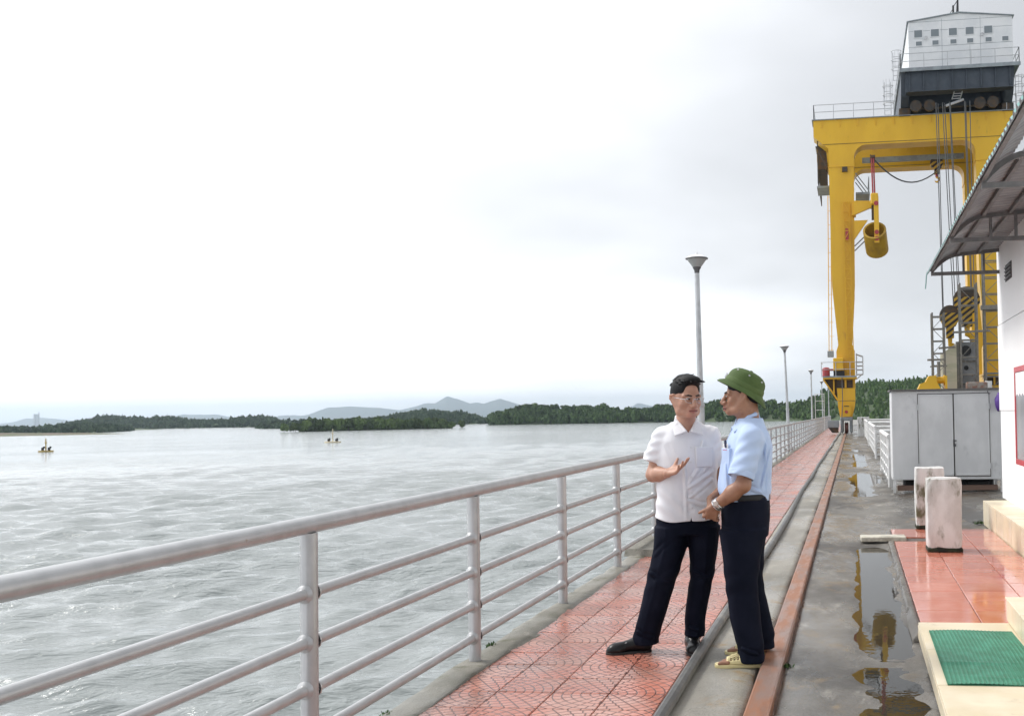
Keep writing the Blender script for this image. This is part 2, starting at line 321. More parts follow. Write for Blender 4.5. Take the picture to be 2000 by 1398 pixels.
# ---- woods on the far shores
def foliage_mat(name, a, b, var=.0, sc=.5):
    m = mat(name, a, .75, c2=b, scale=sc, lo=.35, hi=.65, spec=.25, obj_var=var); return m
M['leaf_dark'] = foliage_mat('leaf_dark', (.036, .075, .022), (.09, .15, .045)); M['leaf_light'] = foliage_mat('leaf_light', (.06, .125, .03), (.15, .23, .07)); M['leaf_far'] = foliage_mat('leaf_far', (.036, .07, .035), (.075, .12, .058), sc=.15)  # leaf_far: bluish cast of distance haze mixed into the leaf colour
M['leaf_tree'] = foliage_mat('leaf_tree', (.05, .09, .025), (.12, .175, .055), .3)
M['bark'] = mat('bark', (.11, .085, .065), .9, c2=(.06, .05, .04), scale=3)
def crown_tpl(n, rs, conical, leaf):
    """n leaf-clump triangles-pairs spread through a crown of unit height, unit radius"""
    P = []
    while len(P) < n:
        p = rs.uniform(-1, 1, 3)
        if conical:
            h = (p[2]+1)/2; rmax = (1-h)**.75*(.55+.45*math.sin(h*23+p[0]*2)) if h > .12 else h*5
            if math.hypot(p[0], p[1]) < rmax and (math.hypot(p[0], p[1]) > .45*rmax or rs.rand() < .25): P.append((p[0], p[1], h))
        else:
            q = np.linalg.norm(p); l = .78+.3*math.sin(4.1*p[0]+1.3*len(P) % 3)*math.sin(3.7*p[1]+2)*math.cos(3.3*p[2])
            if l*.55 < q < l: P.append((p[0], p[1], (p[2]+1)/2))
    P = np.array(P); nrm = P-np.array([0, 0, .45]); nrm /= np.linalg.norm(nrm, axis=1)[:, None]; nrm += rs.normal(size=nrm.shape)*.55; nrm /= np.linalg.norm(nrm, axis=1)[:, None]
    u = np.cross(nrm, rs.normal(size=nrm.shape)); u /= np.linalg.norm(u, axis=1)[:, None]; w = np.cross(nrm, u); s = leaf*rs.uniform(.6, 1.3, (n, 1))
    V = np.stack([P+u*s, P+w*s*.8, P-u*s*.9, P-w*s*.7+nrm*s*.3], 1); return V      # n,4,3
def wood(name, Vh, n, rw, hh, mats, conical, leafn, leaf, seed, parent=None, umax=15, steps=15, keep=None):
    rs = np.random.RandomState(seed); tpl = [crown_tpl(leafn, rs, conical, leaf) for _ in range(5)]; k, m, _ = Vh.shape; VV = []
    for i in range(n):
        a = rs.uniform(0, min(umax, k-1)-1.001); b = rs.uniform(0, m-1.001); ia, ib = int(a), int(b); fa, fb = a-ia, b-ib
        p = (Vh[ia, ib]*(1-fa)*(1-fb)+Vh[ia+1, ib]*fa*(1-fb)+Vh[ia, ib+1]*(1-fa)*fb+Vh[ia+1, ib+1]*fa*fb)
        if p[2] < -2.95 or (keep and not keep(p, rs)): continue
        s = rs.uniform(.7, 1.25); T = tpl[rs.randint(5)]; th = rs.uniform(0, 6.28); c, sn = math.cos(th), math.sin(th)
        q = np.stack([(T[..., 0]*c-T[..., 1]*sn)*rw*s, (T[..., 0]*sn+T[..., 1]*c)*rw*s, T[..., 2]*hh*s*rs.uniform(.85, 1.2)-(.1*hh)], -1)+p; VV.append(q)
    V = np.concatenate(VV).reshape(-1, 3); F = np.arange(len(V)).reshape(-1, 4)
    o = link_mesh(name, np_mesh(name, V, F, mats, smooth=False)); return o
tag(wood('plantation_wood', HR, 2600, 1.5, 3.9, M['leaf_light'], True, 46, .34, 11, keep=lambda p, rs: p[0] > -38 or rs.rand() < .25), 'dense light green plantation trees covering the hill behind the crane', 'woodland', kind='stuff')
tag(wood('shore_wood', HR, 700, 2.6, 4.2, M['leaf_dark'], False, 90, .3, 12, keep=lambda p, rs: p[0] < -15), 'dark bushy woodland on the low hill behind the helmeted man', 'woodland', kind='stuff')
tag(wood('promontory_wood', HP, 620, 2.7, 5.2, M['leaf_dark'], False, 150, .26, 13), 'dark woodland covering the promontory across the lake', 'woodland', kind='stuff')
tag(wood('hillside_wood', HL, 3600, 2.2, 3.0, M['leaf_far'], True, 26, .5, 14), 'hazy woodland along the long far shore', 'woodland', kind='stuff')
tag(wood('ridge_wood', HL2, 2200, 3.4, 4, M['leaf_far'], True, 16, .6, 15), 'hazy woodland on the low ridge behind the far shore', 'woodland', kind='stuff')
tag(wood('saddle_wood', HM, 2000, 2.6, 3.4, M['leaf_far'], True, 18, .55, 16), 'woodland on the rounded hill behind the small island', 'woodland', kind='stuff')
# ---- the small island with its trees
t_ = np.linspace(0, 2*math.pi, 40, endpoint=False); ic = np.array([-203., 436.])
ring = lambda a, b, z: np.stack([ic[0]+a*np.cos(t_)*.8+b*np.sin(t_)*.25, ic[1]+30*a/34*np.cos(t_)*.9+b*np.sin(t_), np.full(40, z)], -1)
Vi = np.vstack([ring(30, 8, -3.6), ring(28.5, 7, -2.7), ring(20, 5, -1.9), ring(.5, .2, -1.7)]); ii = np.arange(160).reshape(4, 40)
Fi = np.stack([ii[:-1], np.roll(ii[:-1], -1, 1), np.roll(ii[1:], -1, 1), ii[1:]], -1).reshape(-1, 4)
tag(link_mesh('island', np_mesh('island', Vi, Fi, M['forest_floor'])), kind='structure')
rs = np.random.RandomState(21); crown_me = []; trunk_me = []
for k in range(5):
    T = np.concatenate([crown_tpl(420, rs, False, .17)*np.array([1, 1, 1.])*s_+np.array(o_) for s_, o_ in ((.8, (0, 0, .15)), (.5, (rs.uniform(.3, .6), 0, .1)), (.5, (-.4, rs.uniform(.2, .5), .05)), (.45, (0, -.5, rs.uniform(.1, .5))))])
    V = T.reshape(-1, 3); crown_me.append(np_mesh('crown', V, np.arange(len(V)).reshape(-1, 4), M['leaf_tree'], False))
    b = MB(); b.tube((0, 0, -.4), (0, 0, .35), .05, 6, .035)
    for q in range(4):
        an = q*1.6+k; b.tube((0, 0, .25), (.35*math.cos(an), .35*math.sin(an), .6), .028, 5, .01)
    trunk_me.append(b.mesh('trunk', M['bark']))
def tree(x, y, z, rw, h, label, group, k, lift=0.):
    r = empty('tree', (x, y, z), label, 'tree', group); r.rotation_euler.z = rs.uniform(0, 6.28)
    for nm, me, sc, dz in (('trunk', trunk_me[k], (rw, rw, h), lift), ('crown', crown_me[k], (rw, rw, h), lift-.12*h if not lift else lift)):
        o = bpy.data.objects.new(nm, me); COL.objects.link(o); o.parent = r; o.scale = sc; o.location.z = dz
for i in range(48):
    u = -1+2*(i+.5)/48; row = i % 3-1
    ax = ic[0]+31*u*.8+row*2; ay = ic[1]+27*u*.9+row*4.5-(3 if row < 0 else 0)
    h = (5.2 if abs(u) < .85 else 3.6)*rs.uniform(.85, 1.15)*(1.12 if u < -.1 else .95); tree(ax, ay, -2.5, h*rs.uniform(.5, .68), h, 'round leafy tree crowded on the small island in the lake', 'island trees', rs.randint(5))
for x, z in ((-202.6, 8.4), (-197.1, 9.6), (-191.4, 10.1), (-187.5, 9.1), (-183.7, 8.7), (-180.9, 9.0), (-178.0, 9.2), (-174.2, 8.2)):
    tree(x, 625, z-4.2, rs.uniform(1.3, 2.2), 2.4, 'thin tall tree rising above the dark promontory woodland', 'skyline trees', rs.randint(5), lift=1.9)
tree(14.6, 640, 16.2, 1.0, 4.6, 'slim pointed tree sticking up from the hilltop skyline behind the crane', None, 1, .6)
tree(18.4, 640, 16.4, 2.6, 2.6, 'low round tree beside the slim pointed hilltop tree', None, 2, .3)
sv = np.stack([Vi[:40], Vi[40:80], Vi[80:120]]); tag(wood('island_scrub', np.concatenate([sv, sv[:, :1]], 1), 420, 1.5, 1.9, M['leaf_tree'], False, 60, .3, 17, umax=3), 'low green scrub round the foot of the small island', 'scrub', kind='stuff')
# far twin chimneys
b = MB(); M['far_plant'] = mat('far_plant', (.45, .47, .5), .9)
b.box((-4212, 5000, 25), (10, 10, 72)); b.box((-4196, 5000, 28), (11, 10, 66)); b.box((-4204, 5000, 36), (26, 8, 6)); b.tube((-4190, 5000, 0), (-4190, 5000, 72), 2.2, 8)
tag(b.build('chimney_tower', M['far_plant'], loc=(-4204, 5000, -4)), 'pale distant industrial tower standing beyond the wooded far shore', 'tower')

# ================================================================== DAM DECK
M['concrete'] = ground_mat('concrete', (.2, .19, .165), (.33, .31, .27), (.42, .4, .35), (.28, .2, .11), (.25, .65))
M['concrete_dark'] = ground_mat('concrete_dark', (.075, .068, .06), (.18, .167, .148), (.31, .29, .255), (.21, .15, .08), (.16, .55))
M['kerb'] = ground_mat('kerb', (.13, .125, .1), (.28, .265, .23), (.38, .36, .31), (.09, .09, .045), (.4, .75), (1, .6, 1))
# upstream face and body of the dam under everything
b = MB(); b.box((6.6, 93, -4.08), (17.7, 198, 8)); b.build('dam_body', M['concrete'], loc=(6.6, 58, -.08)); bpy.data.objects['dam_body']['kind'] = 'structure'
# far end of the deck: approach ground
b = MB(); b.box((95, 360, -2.4), (158, 700, 4)); tag(b.build('ground', M['forest_floor'], loc=(60, 420, -.2)), kind='structure')
def hsheet(name, xs, ys, fz, m, skirt=.06, xedge=None):
    XX, YY = np.meshgrid(xs, ys, indexing='ij')
    if xedge is not None: XX = XX+xedge(XX, YY)
    ZZ = fz(XX, YY); V = np.stack([XX, YY, ZZ], -1).reshape(-1, 3); a, c = len(xs), len(ys); ii = np.arange(a*c).reshape(a, c)
    F = np.stack([ii[:-1, :-1], ii[1:, :-1], ii[1:, 1:], ii[:-1, 1:]], -1).reshape(-1, 4)
    # skirts so that the sheet is a slab
    loop = np.concatenate([ii[:, 0], ii[-1, 1:], ii[-2::-1, -1], ii[0, -2:0:-1]]); Vb = V[loop].copy(); Vb[:, 2] -= skirt; n = len(loop); jb = np.arange(n)+len(V)
    F = np.vstack([F, np.stack([loop, jb, np.roll(jb, -1), np.roll(loop, -1)], -1)]); V = np.vstack([V, Vb])
    o = link_mesh(name, np_mesh(name, V, F, m)); return tag(o, kind='structure')
ysn = np.concatenate([np.arange(2., 16, .03), np.arange(16, 40, .12), np.arange(40, 121, .8)])
# edge kerb of rough concrete under the railing (its edge wanders)
def kedge(XX, YY):
    w = wnoise(YY*1.0, XX*0, 0, 5, 4, 1.9)*.03+wnoise(YY, 0*XX, 0, 8, 3, 9)*.008
    return np.where(XX > -2.17, w+.04*np.exp(-((YY-7.2)/.8)**2), np.where(XX < -2.27, w*.7, 0))
hsheet('kerb_strip', np.array([-2.325, -2.3, -2.26, -2.22, -2.19, -2.16, -2.13, -2.12]), ysn, lambda x, y: .012+.006*wnoise(x*3, y*3, 0, 2, 3, 2)-.012*(x > -2.125)-.02*(x < -2.315), M['kerb'], .3, kedge)
hsheet('concrete_path', np.linspace(-.975, -.555, 9), ysn, lambda x, y: .004+.005*wnoise(x, y, 0, 3, 4, 3)-.01*np.clip((x+.6)/.05, 0, 1), M['concrete'], .08, lambda X_, Y_: np.where(X_ > -.57, wnoise(Y_, X_*0, 0, 6, 4, 5)*.012, 0))
# apron right of the crane rail, with a shallow drain line where rain water stands
def apron(x, y):
    wv = wnoise(y, 0*x, 0, 44, 4, 2.6); wv2 = wnoise(y, 0*x, 0, 45, 4, 3.1); ch = np.exp(-(np.abs(x-.165-.03*wv)/(.19+.05*wv2))**3.2); near = np.clip((y-6.35)/.4, 0, 1)*np.clip((12.0-y)/.4, 0, 1); spot = np.clip((y-4.2)/.3, 0, 1)*np.clip((6.6-y)/.5, 0, 1)*.68
    far = np.clip((y-18)/1, 0, 1)*np.clip((46-y)/6, 0, 1)*(.55+.7*np.sin(y*.83+1)*np.sin(y*.31))
    dip = ch*np.maximum(np.maximum(near, spot), far)*.03
    far2 = np.exp(-((x-.35)/.5)**2)*far*.014
    return -.012-.012*np.clip((x+.35)/.4, 0, 1)-dip-far2+wnoise(x, y*1.0, 0, 12, 4, 7)*.0085+wnoise(x, y, 0, 15, 3, 38)*.0012+.012*np.clip((x-.9)/.5, 0, 1)
hsheet('concrete_apron', np.concatenate([np.linspace(-.405, .62, 62), np.linspace(.66, 3, 16), np.linspace(3.3, 15, 20)]), np.concatenate([np.arange(2., 16, .03), np.arange(16, 48, .08), np.arange(48, 121, .8)]), apron, M['concrete_dark'], .08)
def puddle_mat():
    m = bpy.data.materials.new('rain_water'); m.use_nodes = True; t = m.node_tree; b = t.nodes['Principled BSDF']
    b.inputs['Base Color'].default_value = (.04, .036, .028, 1); b.inputs['Roughness'].default_value = .0; b.inputs['IOR'].default_value = 1.33; b.inputs['Alpha'].default_value = .9
    n = N(t, 'ShaderNodeTexNoise'); n.inputs['Scale'].default_value = 14; g = N(t, 'ShaderNodeNewGeometry'); lk(t, g.outputs['Position'], n.inputs['Vector'])
    bn = N(t, 'ShaderNodeBump'); bn.inputs['Strength'].default_value = .012; bn.inputs['Distance'].default_value = .02; lk(t, n.outputs[0], bn.inputs['Height']); lk(t, bn.outputs[0], b.inputs['Normal']); return m
M['puddle'] = puddle_mat()
b = MB(); b.box((.17, 9.2, -.039), (.56, 5.6, .002)); tag(b.build('puddle', M['puddle'], loc=(.2, 9.2, -.04)), kind='structure')
b = MB(); b.box((.2, 5.4, -.039), (.5, 1.7, .002)); tag(b.build('puddle', M['puddle'], loc=(.2, 5.4, -.04)), kind='structure')
b = MB(); b.box((.4, 32, -.037), (1.2, 28, .002)); tag(b.build('puddle', M['puddle'], loc=(.4, 32, -.04)), kind='structure')
# ---- patterned walkway tiles
def tile_mat():
    m = bpy.data.materials.new('walkway_tile'); m.use_nodes = True; t = m.node_tree; b = t.nodes['Principled BSDF']
    uv = N(t, 'ShaderNodeUVMap'); s = N(t, 'ShaderNodeSeparateXYZ'); lk(t, uv.outputs[0], s.inputs[0]); u, v = s.outputs[0], s.outputs[1]
    r = math_n(t, 'SQRT', math_n(t, 'ADD', math_n(t, 'MULTIPLY', u, u), math_n(t, 'MULTIPLY', v, v)))
    a = math_n(t, 'DIVIDE', math_n(t, 'ARCTAN2', v, u), math.pi/2); rk = math_n(t, 'MULTIPLY', r, 6.2); ring = math_n(t, 'FLOOR', rk)
    fr = math_n(t, 'FRACT', rk); d1 = math_n(t, 'MINIMUM', fr, math_n(t, 'SUBTRACT', 1, fr))
    nb = math_n(t, 'ADD', math_n(t, 'MULTIPLY', ring, 1.), 2); fa = math_n(t, 'FRACT', math_n(t, 'ADD', math_n(t, 'MULTIPLY', a, nb), math_n(t, 'MULTIPLY', ring, .37)))
    da = math_n(t, 'MULTIPLY', math_n(t, 'MINIMUM', fa, math_n(t, 'SUBTRACT', 1, fa)), math_n(t, 'DIVIDE', math_n(t, 'MULTIPLY', rk, 1.5), nb))
    d = math_n(t, 'MINIMUM', d1, da)
    mr = N(t, 'ShaderNodeMapRange'); mr.interpolation_type = 'SMOOTHSTEP'; lk(t, d, mr.inputs[0])
    for i, q in enumerate((.035, .12, 0, 1)): mr.inputs[i+1].default_value = q
    g = N(t, 'ShaderNodeNewGeometry'); oi = N(t, 'ShaderNodeObjectInfo')
    def noise(sc, det=5):
        n = N(t, 'ShaderNodeTexNoise'); n.inputs['Scale'].default_value = sc; n.inputs['Detail'].default_value = det; lk(t, g.outputs['Position'], n.inputs['Vector']); return n.outputs[0]
    def rng_(x, lo, hi, y0, y1):
        n = N(t, 'ShaderNodeMapRange'); n.interpolation_type = 'SMOOTHSTEP'; lk(t, x, n.inputs[0])
        for i, q in enumerate((lo, hi, y0, y1)): n.inputs[i+1].default_value = q
        return n.outputs[0]
    c1 = N(t, 'ShaderNodeMix', data_type='RGBA'); c1.inputs[6].default_value = (.55, .2, .14, 1); c1.inputs[7].default_value = (.54, .285, .225, 1); lk(t, rng_(noise(2.6), .38, .64, 0, 1), c1.inputs[0])
    hv = N(t, 'ShaderNodeHueSaturation'); lk(t, rng_(oi.outputs['Random'], 0, 1, .86, 1.12), hv.inputs['Value']); lk(t, c1.outputs[2], hv.inputs['Color'])
    c2 = N(t, 'ShaderNodeMix', data_type='RGBA'); c2.inputs[6].default_value = (.16, .065, .05, 1); lk(t, hv.outputs[0], c2.inputs[7]); lk(t, mr.outputs[0], c2.inputs[0]); lk(t, c2.outputs[2], b.inputs['Base Color'])
    lk(t, rng_(noise(1.7), .4, .6, .1, .34), b.inputs['Roughness'])
    bn = N(t, 'ShaderNodeBump'); bn.inputs['Strength'].default_value = .6; bn.inputs['Distance'].default_value = .004; lk(t, math_n(t, 'ADD', mr.outputs[0], math_n(t, 'MULTIPLY', noise(70, 3), .8)), bn.inputs['Height']); lk(t, bn.outputs[0], b.inputs['Normal'])
    return m
M['tile'] = tile_mat()
TS = .302; G_ = .004
def tile_geom(x0, y0, s, z, uvrot):
    a, c = G_/2, s-G_/2; e = .004; vs = [(x0+p, y0+q, z-.02) for p, q in ((a, a), (c, a), (c, c), (a, c))]+[(x0+p, y0+q, z-e) for p, q in ((a, a), (c, a), (c, c), (a, c))]+[(x0+p, y0+q, z) for p, q in ((a+e, a+e), (c-e, a+e), (c-e, c-e), (a+e, c-e))]
    fs = [(8, 9, 10, 11)]+[(i, (i+1) % 4, 4+(i+1) % 4, 4+i) for i in range(4)]+[(4+i, 4+(i+1) % 4, 8+(i+1) % 4, 8+i) for i in range(4)]; return vs, fs
def tile_mesh(name, items, m):
    b = MB(); uvs = []
    for (x0, y0, z, k) in items:
        vs, fs = tile_geom(x0, y0, TS, z, k); b.add(vs, fs)
        for f in fs:
            for i in f:
                p, q = (vs[i][0]-x0)/TS, (vs[i][1]-y0)/TS
                if k & 1: p = 1-p
                if k & 2: q = 1-q
                uvs += [p, q]
    me = b.mesh(name, m, recalc=False); me.uv_layers.new(name='UVMap').data.foreach_set('uv', uvs); return me
walk = MB(); walk.box((-1.56, 60, -.03), (1.26, 120, .024)); wk = walk.build('walkway', mat('mortar_bed', (.12, .1, .09), .8), loc=(-1.56, 60, -.03)); tag(wk, kind='structure')
X0w, Y0w = -2.193, 3.32; kinds = [tile_mesh('tile', [(-TS/2, -TS/2, 0, k)], M['tile']) for k in range(4)]; far_items = []; rt = random.Random(4)
wb = base_of(wk)
for j in range(384):
    for i in range(4):
        k = (1 if i % 2 == 0 else 0)+(2 if j % 2 == 0 else 0); x, y = X0w+i*TS, Y0w+j*TS; z = .004+rt.uniform(-.0012, .0012)
        if j < 75:
            o = bpy.data.objects.new('tile', kinds[k]); COL.objects.link(o); o.parent = wk; o.location = Vector((x+TS/2, y+TS/2, z))-wb; o.rotation_euler = (rt.uniform(-.003, .003), rt.uniform(-.003, .003), rt.uniform(-.004, .004))
        else: far_items.append((x, y, z, k))
tag(link_mesh('distant_tiles', tile_mesh('distant_tiles', far_items, M['tile']), wk), kind='stuff')
# ================================================================== PAINTS AND METALS
M['rail_paint'] = mat('rail_paint', (.48, .485, .49), .34, .35, c2=(.42, .425, .43), scale=7, bump=.12, bscale=60, dist=.002, c3=(.36, .31, .27), s3=22, l3=.69, h3=.76)
M['white_paint'] = mat('white_paint', (.76, .76, .755), .4, c2=(.62, .62, .6), scale=6, c3=(.45, .4, .34), s3=12, l3=.66, h3=.76)
M['galv'] = mat('galvanised', (.52, .53, .54), .4, .5, c2=(.42, .43, .44), scale=5)
M['lamp_glass'] = mat('lamp_glass', (.33, .34, .34), .15, 0); M['lamp_white'] = mat('lamp_white', (.8, .8, .8), .4); M['lamp_dark'] = mat('lamp_dark', (.09, .09, .095), .5)
M['rubber'] = mat('rubber', (.09, .09, .09), .42, c2=(.13, .128, .12), scale=9, c3=(.2, .19, .17), s3=3, l3=.55, h3=.7)
M['rust_rail'] = mat('rust_rail', (.33, .15, .085), .34, .3, c2=(.27, .18, .15), scale=3.2, stretch=(3, .6, 1), bump=.2, bscale=40, dist=.003, r2=.55, rscale=3)
M['rust_rail_dark'] = mat('rust_rail_dark', (.1, .055, .04), .7, c2=(.16, .09, .06), scale=8)
M['terrace'] = mat('terrace_tile', (.54, .175, .115), .05, c2=(.58, .23, .165), scale=3, r2=.14, rscale=2.5, obj_var=.07, spec=.7, bump=.05, bscale=9, dist=.004)
M['mortar'] = mat('mortar', (.1, .085, .075), .8)
M['cream'] = mat('cream_tile', (.7, .6, .42), .28, c2=(.75, .66, .5), scale=2.5, obj_var=.07, r2=.45, c3=(.5, .42, .29), s3=6, l3=.6, h3=.76)
M['grout_dark'] = mat('grout_dark', (.1, .09, .07), .85)
M['mat_green'] = mat('mat_green', (.02, .16, .09), .55, c2=(.032, .215, .13), scale=9)
M['plaster'] = mat('wall_plaster', (.8, .8, .8), .75, c2=(.83, .83, .83), scale=1.2, bump=.1, bscale=30, dist=.004, c3=(.55, .54, .51), s3=1.6, l3=.66, h3=.85, stretch=(1, 1, .3))
M['dark_hole'] = mat('vent_shadow', (.05, .045, .045), .8)
M['red_paint'] = mat('red_paint', (.5, .02, .03), .35, c2=(.42, .02, .03), scale=5); M['glass'] = mat('glass', (.28, .28, .3), .12, spec=.5, c2=(.36, .36, .37), scale=2, stretch=(1, 1, .2))
M['paper'] = mat('paper', (.78, .78, .78), .8)
M['cab'] = mat('cabinet_steel', (.6, .61, .62), .42, 0, c2=(.7, .71, .72), scale=2.2, stretch=(1, 1, .6), lo=.35, hi=.65, c3=(.5, .51, .52), s3=4.5, l3=.6, h3=.75)
M['cab_dark'] = mat('cabinet_trim', (.13, .125, .12), .6); M['black'] = mat('black', (.02, .02, .022), .6)
M['purple'] = mat('plastic_bag', (.12, .05, .32), .35)
M['limewash'] = mat('limewash', (.68, .68, .67), .85, c2=(.5, .49, .47), scale=4, lo=.42, hi=.66, bump=.5, bscale=24, dist=.012, c3=(.13, .125, .075), s3=5.5, l3=.54, h3=.68, stretch=(1, 1, .45))
M['moss'] = mat('mossy_base', (.03, .035, .018), .95, c2=(.015, .015, .012), scale=14, bump=.6)
M['teal_sheet'] = mat('teal_sheet', (.13, .3, .28), .5, c2=(.2, .36, .34), scale=4); M['under_sheet'] = mat('sheet_underside', (.27, .29, .31), .5, c2=(.21, .225, .24), scale=3, c3=(.35, .37, .385), s3=1.5)
M['bracket'] = mat('bracket_steel', (.14, .145, .15), .55, c2=(.19, .19, .19), scale=8)
M['stone_plate'] = mat('stone_plate', (.6, .57, .48), .5, c2=(.38, .36, .3), scale=9, bump=.4, bscale=20)

# ================================================================== LAKESIDE RAILING
rl = empty('railing', (-2.25, 3, 0), 'silver painted steel pipe railing along the lake edge of the walkway', 'railing')
RX = -2.25; ps = 1.93; posts = [4.15+ps*i for i in range(-2, 56)]
b = MB(); b.tube((RX, 0, 1.018), (RX, posts[-1]+.3, 1.018), .0365, 18); b.build('top_rail', M['rail_paint'], rl, smooth=True)
pm = MB(); pm.tube((0, 0, -.05), (0, 0, .985), .036, 14); pme = pm.mesh('post', M['rail_paint'], True)
bm_ = MB()
rmb = MB(); rmb.tube((0, .034, 0), (0, ps-.034, 0), .0235, 12)
for e, d in ((.036, 1), (ps-.036, -1)):
    rmb.lathe((0, e, 0), [(.037, -.006), (.039, .0), (.033, .006), (.0235, .014)], 12, ax=(0, d, 0))
rme = rmb.mesh('rail', M['rail_paint'], True)
rr_ = random.Random(5)
for i, y in enumerate(posts):
    o = bpy.data.objects.new('post', pme); COL.objects.link(o); o.parent = rl; o.location = Vector((RX, y, 0))-base_of(rl); o.rotation_euler.y = rr_.uniform(-.004, .004)
    if i == len(posts)-1: break
    for z in (.74, .535, .34, .15):
        o = bpy.data.objects.new('rail', rme); COL.objects.link(o); o.parent = rl; o.location = Vector((RX, y, z+rr_.uniform(-.004, .004)))-base_of(rl)
def weed(x, y, z, n, s, lab, sd):
    b = MB(); r_ = random.Random(sd)
    for i in range(n):
        p = Vector((x+r_.gauss(0, s*.5), y+r_.gauss(0, s*.8), z)); d = Vector((r_.uniform(-1, 1), r_.uniform(-1, 1), r_.uniform(.2, 1.2))).normalized()*r_.uniform(.4, 1.1)*s; q = d.cross(Vector((0, 0, 1))).normalized()*s*.14
        b.add([p-q, p+q, p+d*.6+q*1.2, p+d, p+d*.6-q*1.2], [(0, 1, 2, 3, 4)])
    tag(b.build('weed', M['leaf_dark'], loc=(x, y, z), recalc=False), lab, 'weed')
weed(-2.3, 6.5, .0, 46, .035, 'tiny dark weed on the lakeside kerb by the railing post', 4); weed(-2.3, 4.95, .0, 30, .03, 'tiny weed growing at the kerb edge above the water', 5); weed(-.4, 6.12, -.01, 40, .03, 'small weed beside the rusty crane rail near the slippers', 6)
# raised concrete pad on the kerb
b = MB(); b.add([(-2.36, 10.72, .0), (-1.98, 10.66, .0), (-2.0, 12.6, .0), (-2.36, 12.6, .0), (-2.35, 10.75, .075), (-2.03, 10.7, .07), (-2.05, 12.58, .075), (-2.35, 12.58, .08)], [(0, 3, 2, 1), (4, 5, 6, 7), (0, 1, 5, 4), (1, 2, 6, 5), (2, 3, 7, 6), (3, 0, 4, 7)])
tag(b.build('concrete_pad', M['kerb'], loc=(-2.2, 11.6, 0)), 'low mossy concrete pad on the kerb behind the man in the white shirt', 'concrete pad')
# ================================================================== LAMPS
lroot = empty('street_lamp', (-2.42, 16.9, 0), 'tall grey street lamp rising behind the heads of the two men', 'street lamp', 'lamps along the lake railing')
b = MB(); b.box((-2.42, 16.9, .02), (.3, .3, .14), bev=.01); b.build('footing', M['concrete'], lroot)
b = MB(); b.tube((-2.42, 16.9, .09), (-2.42, 16.9, 1.6), .062, 12, .058); b.tube((-2.42, 16.9, 1.6), (-2.445, 16.9, 3.72), .05, 12, .04); b.lathe((-2.42, 16.9, 1.56), [(.058, 0), (.066, .01), (.066, .05), (.05, .06)], 12); b.build('pole', M['galv'], lroot, True)
b = MB(); c = (-2.445, 16.9, 3.72); b.lathe(c, [(.0, 0), (.04, .0), (.045, .05), (.07, .09), (.068, .1), (0, .1)], 16); b.build('collar', M['lamp_dark'], lroot, True)
b = MB(); b.lathe(c, [(.068, .1), (.17, .235), (.165, .235), (.06, .11)], 20); b.build('lamp_shade', M['lamp_glass'], lroot, True)
b = MB(); b.lathe(c, [(.02, .1), (.045, .14), (.045, .2), (.0, .22)], 12); b.build('bulb', M['lamp_white'], lroot, True)
b = MB(); b.lathe(c, [(.16, .228), (.18, .226), (.186, .236), (.18, .246), (.16, .244)], 20); b.build('rim', M['lamp_dark'], lroot, True); b = MB(); b.lathe(c, [(.0, .24), (.176, .241), (.17, .254), (.1, .29), (.02, .305), (.02, .33), (0, .335)], 20); b.build('cap', M['lamp_white'], lroot, True)
for i, (y, l) in enumerate(((40.4, 'street lamp standing one along from the tall lamp behind the men'), (64.3, 'street lamp on the railing just short of the crane foot'), (88, 'small street lamp seen beside the crane foot, beyond the one short of it'), (111, 'street lamp half hidden right behind the crane foot'))):
    o = dup(lroot, (0, y-16.9, 0), l); o.rotation_euler.y = (-.02, .0, -.01, 0)[i]
# thin access frame far along the edge
b = MB()
for x in (-2.9, -2.2):
    b.tube((x, 84, 0), (x, 84, 2.9), .025, 6)
for z in (.9, 1.6, 2.3, 2.85): b.tube((-2.9, 84, z), (-2.2, 84, z), .02, 6)
tag(b.build('ladder_frame', M['white_paint'], loc=(-2.55, 84, 0)), 'thin white ladder frame standing at the deck edge beyond the crane', 'ladder')
# ================================================================== HOSE, CRANE RAIL
b = MB(); pts = []
for i in range(120):
    y = 3+i*.56; pts.append((-.925+.012*math.sin(y*.6)+.03*max(0, math.sin(y*.21-1))+(.10*max(0, (y-40)/30)), y, .037+.003*math.sin(y*2.1)))
b.path(pts, .032, 10); tag(b.build('hose', M['rubber'], smooth=True, loc=(-.92, 3, 0)), 'black rubber hose lying along the edge of the red walkway', 'hose')
cr = empty('crane_rail', (-.48, 3, 0), 'rusty steel crane rail running along the deck', 'rail')
seg = [1.2, 6.32, 11.9, 18, 27, 39, 54, 90]
for a, c in zip(seg[:-1], seg[1:]):
    b = MB(); b.prism([(-.54, -.05), (-.54, .028), (-.53, .036), (-.43, .036), (-.42, .028), (-.42, -.05)], 'y', a+.002, c-.002); b.build('rail_head', M['rust_rail'], cr)
b = MB(); b.prism([(-.552, -.05), (-.552, -.004), (-.408, -.02), (-.408, -.05)], 'y', 1.2, 89); b.build('rail_base', M['rust_rail_dark'], cr)
c2r = empty('crane_rail', (8.77, 50, 0), 'crane rail under the crane leg that the white building hides', 'rail'); b = MB(); b.box((8.77, 66, .02), (.12, 60, .1)); b.build('rail_head', M['rust_rail'], c2r)
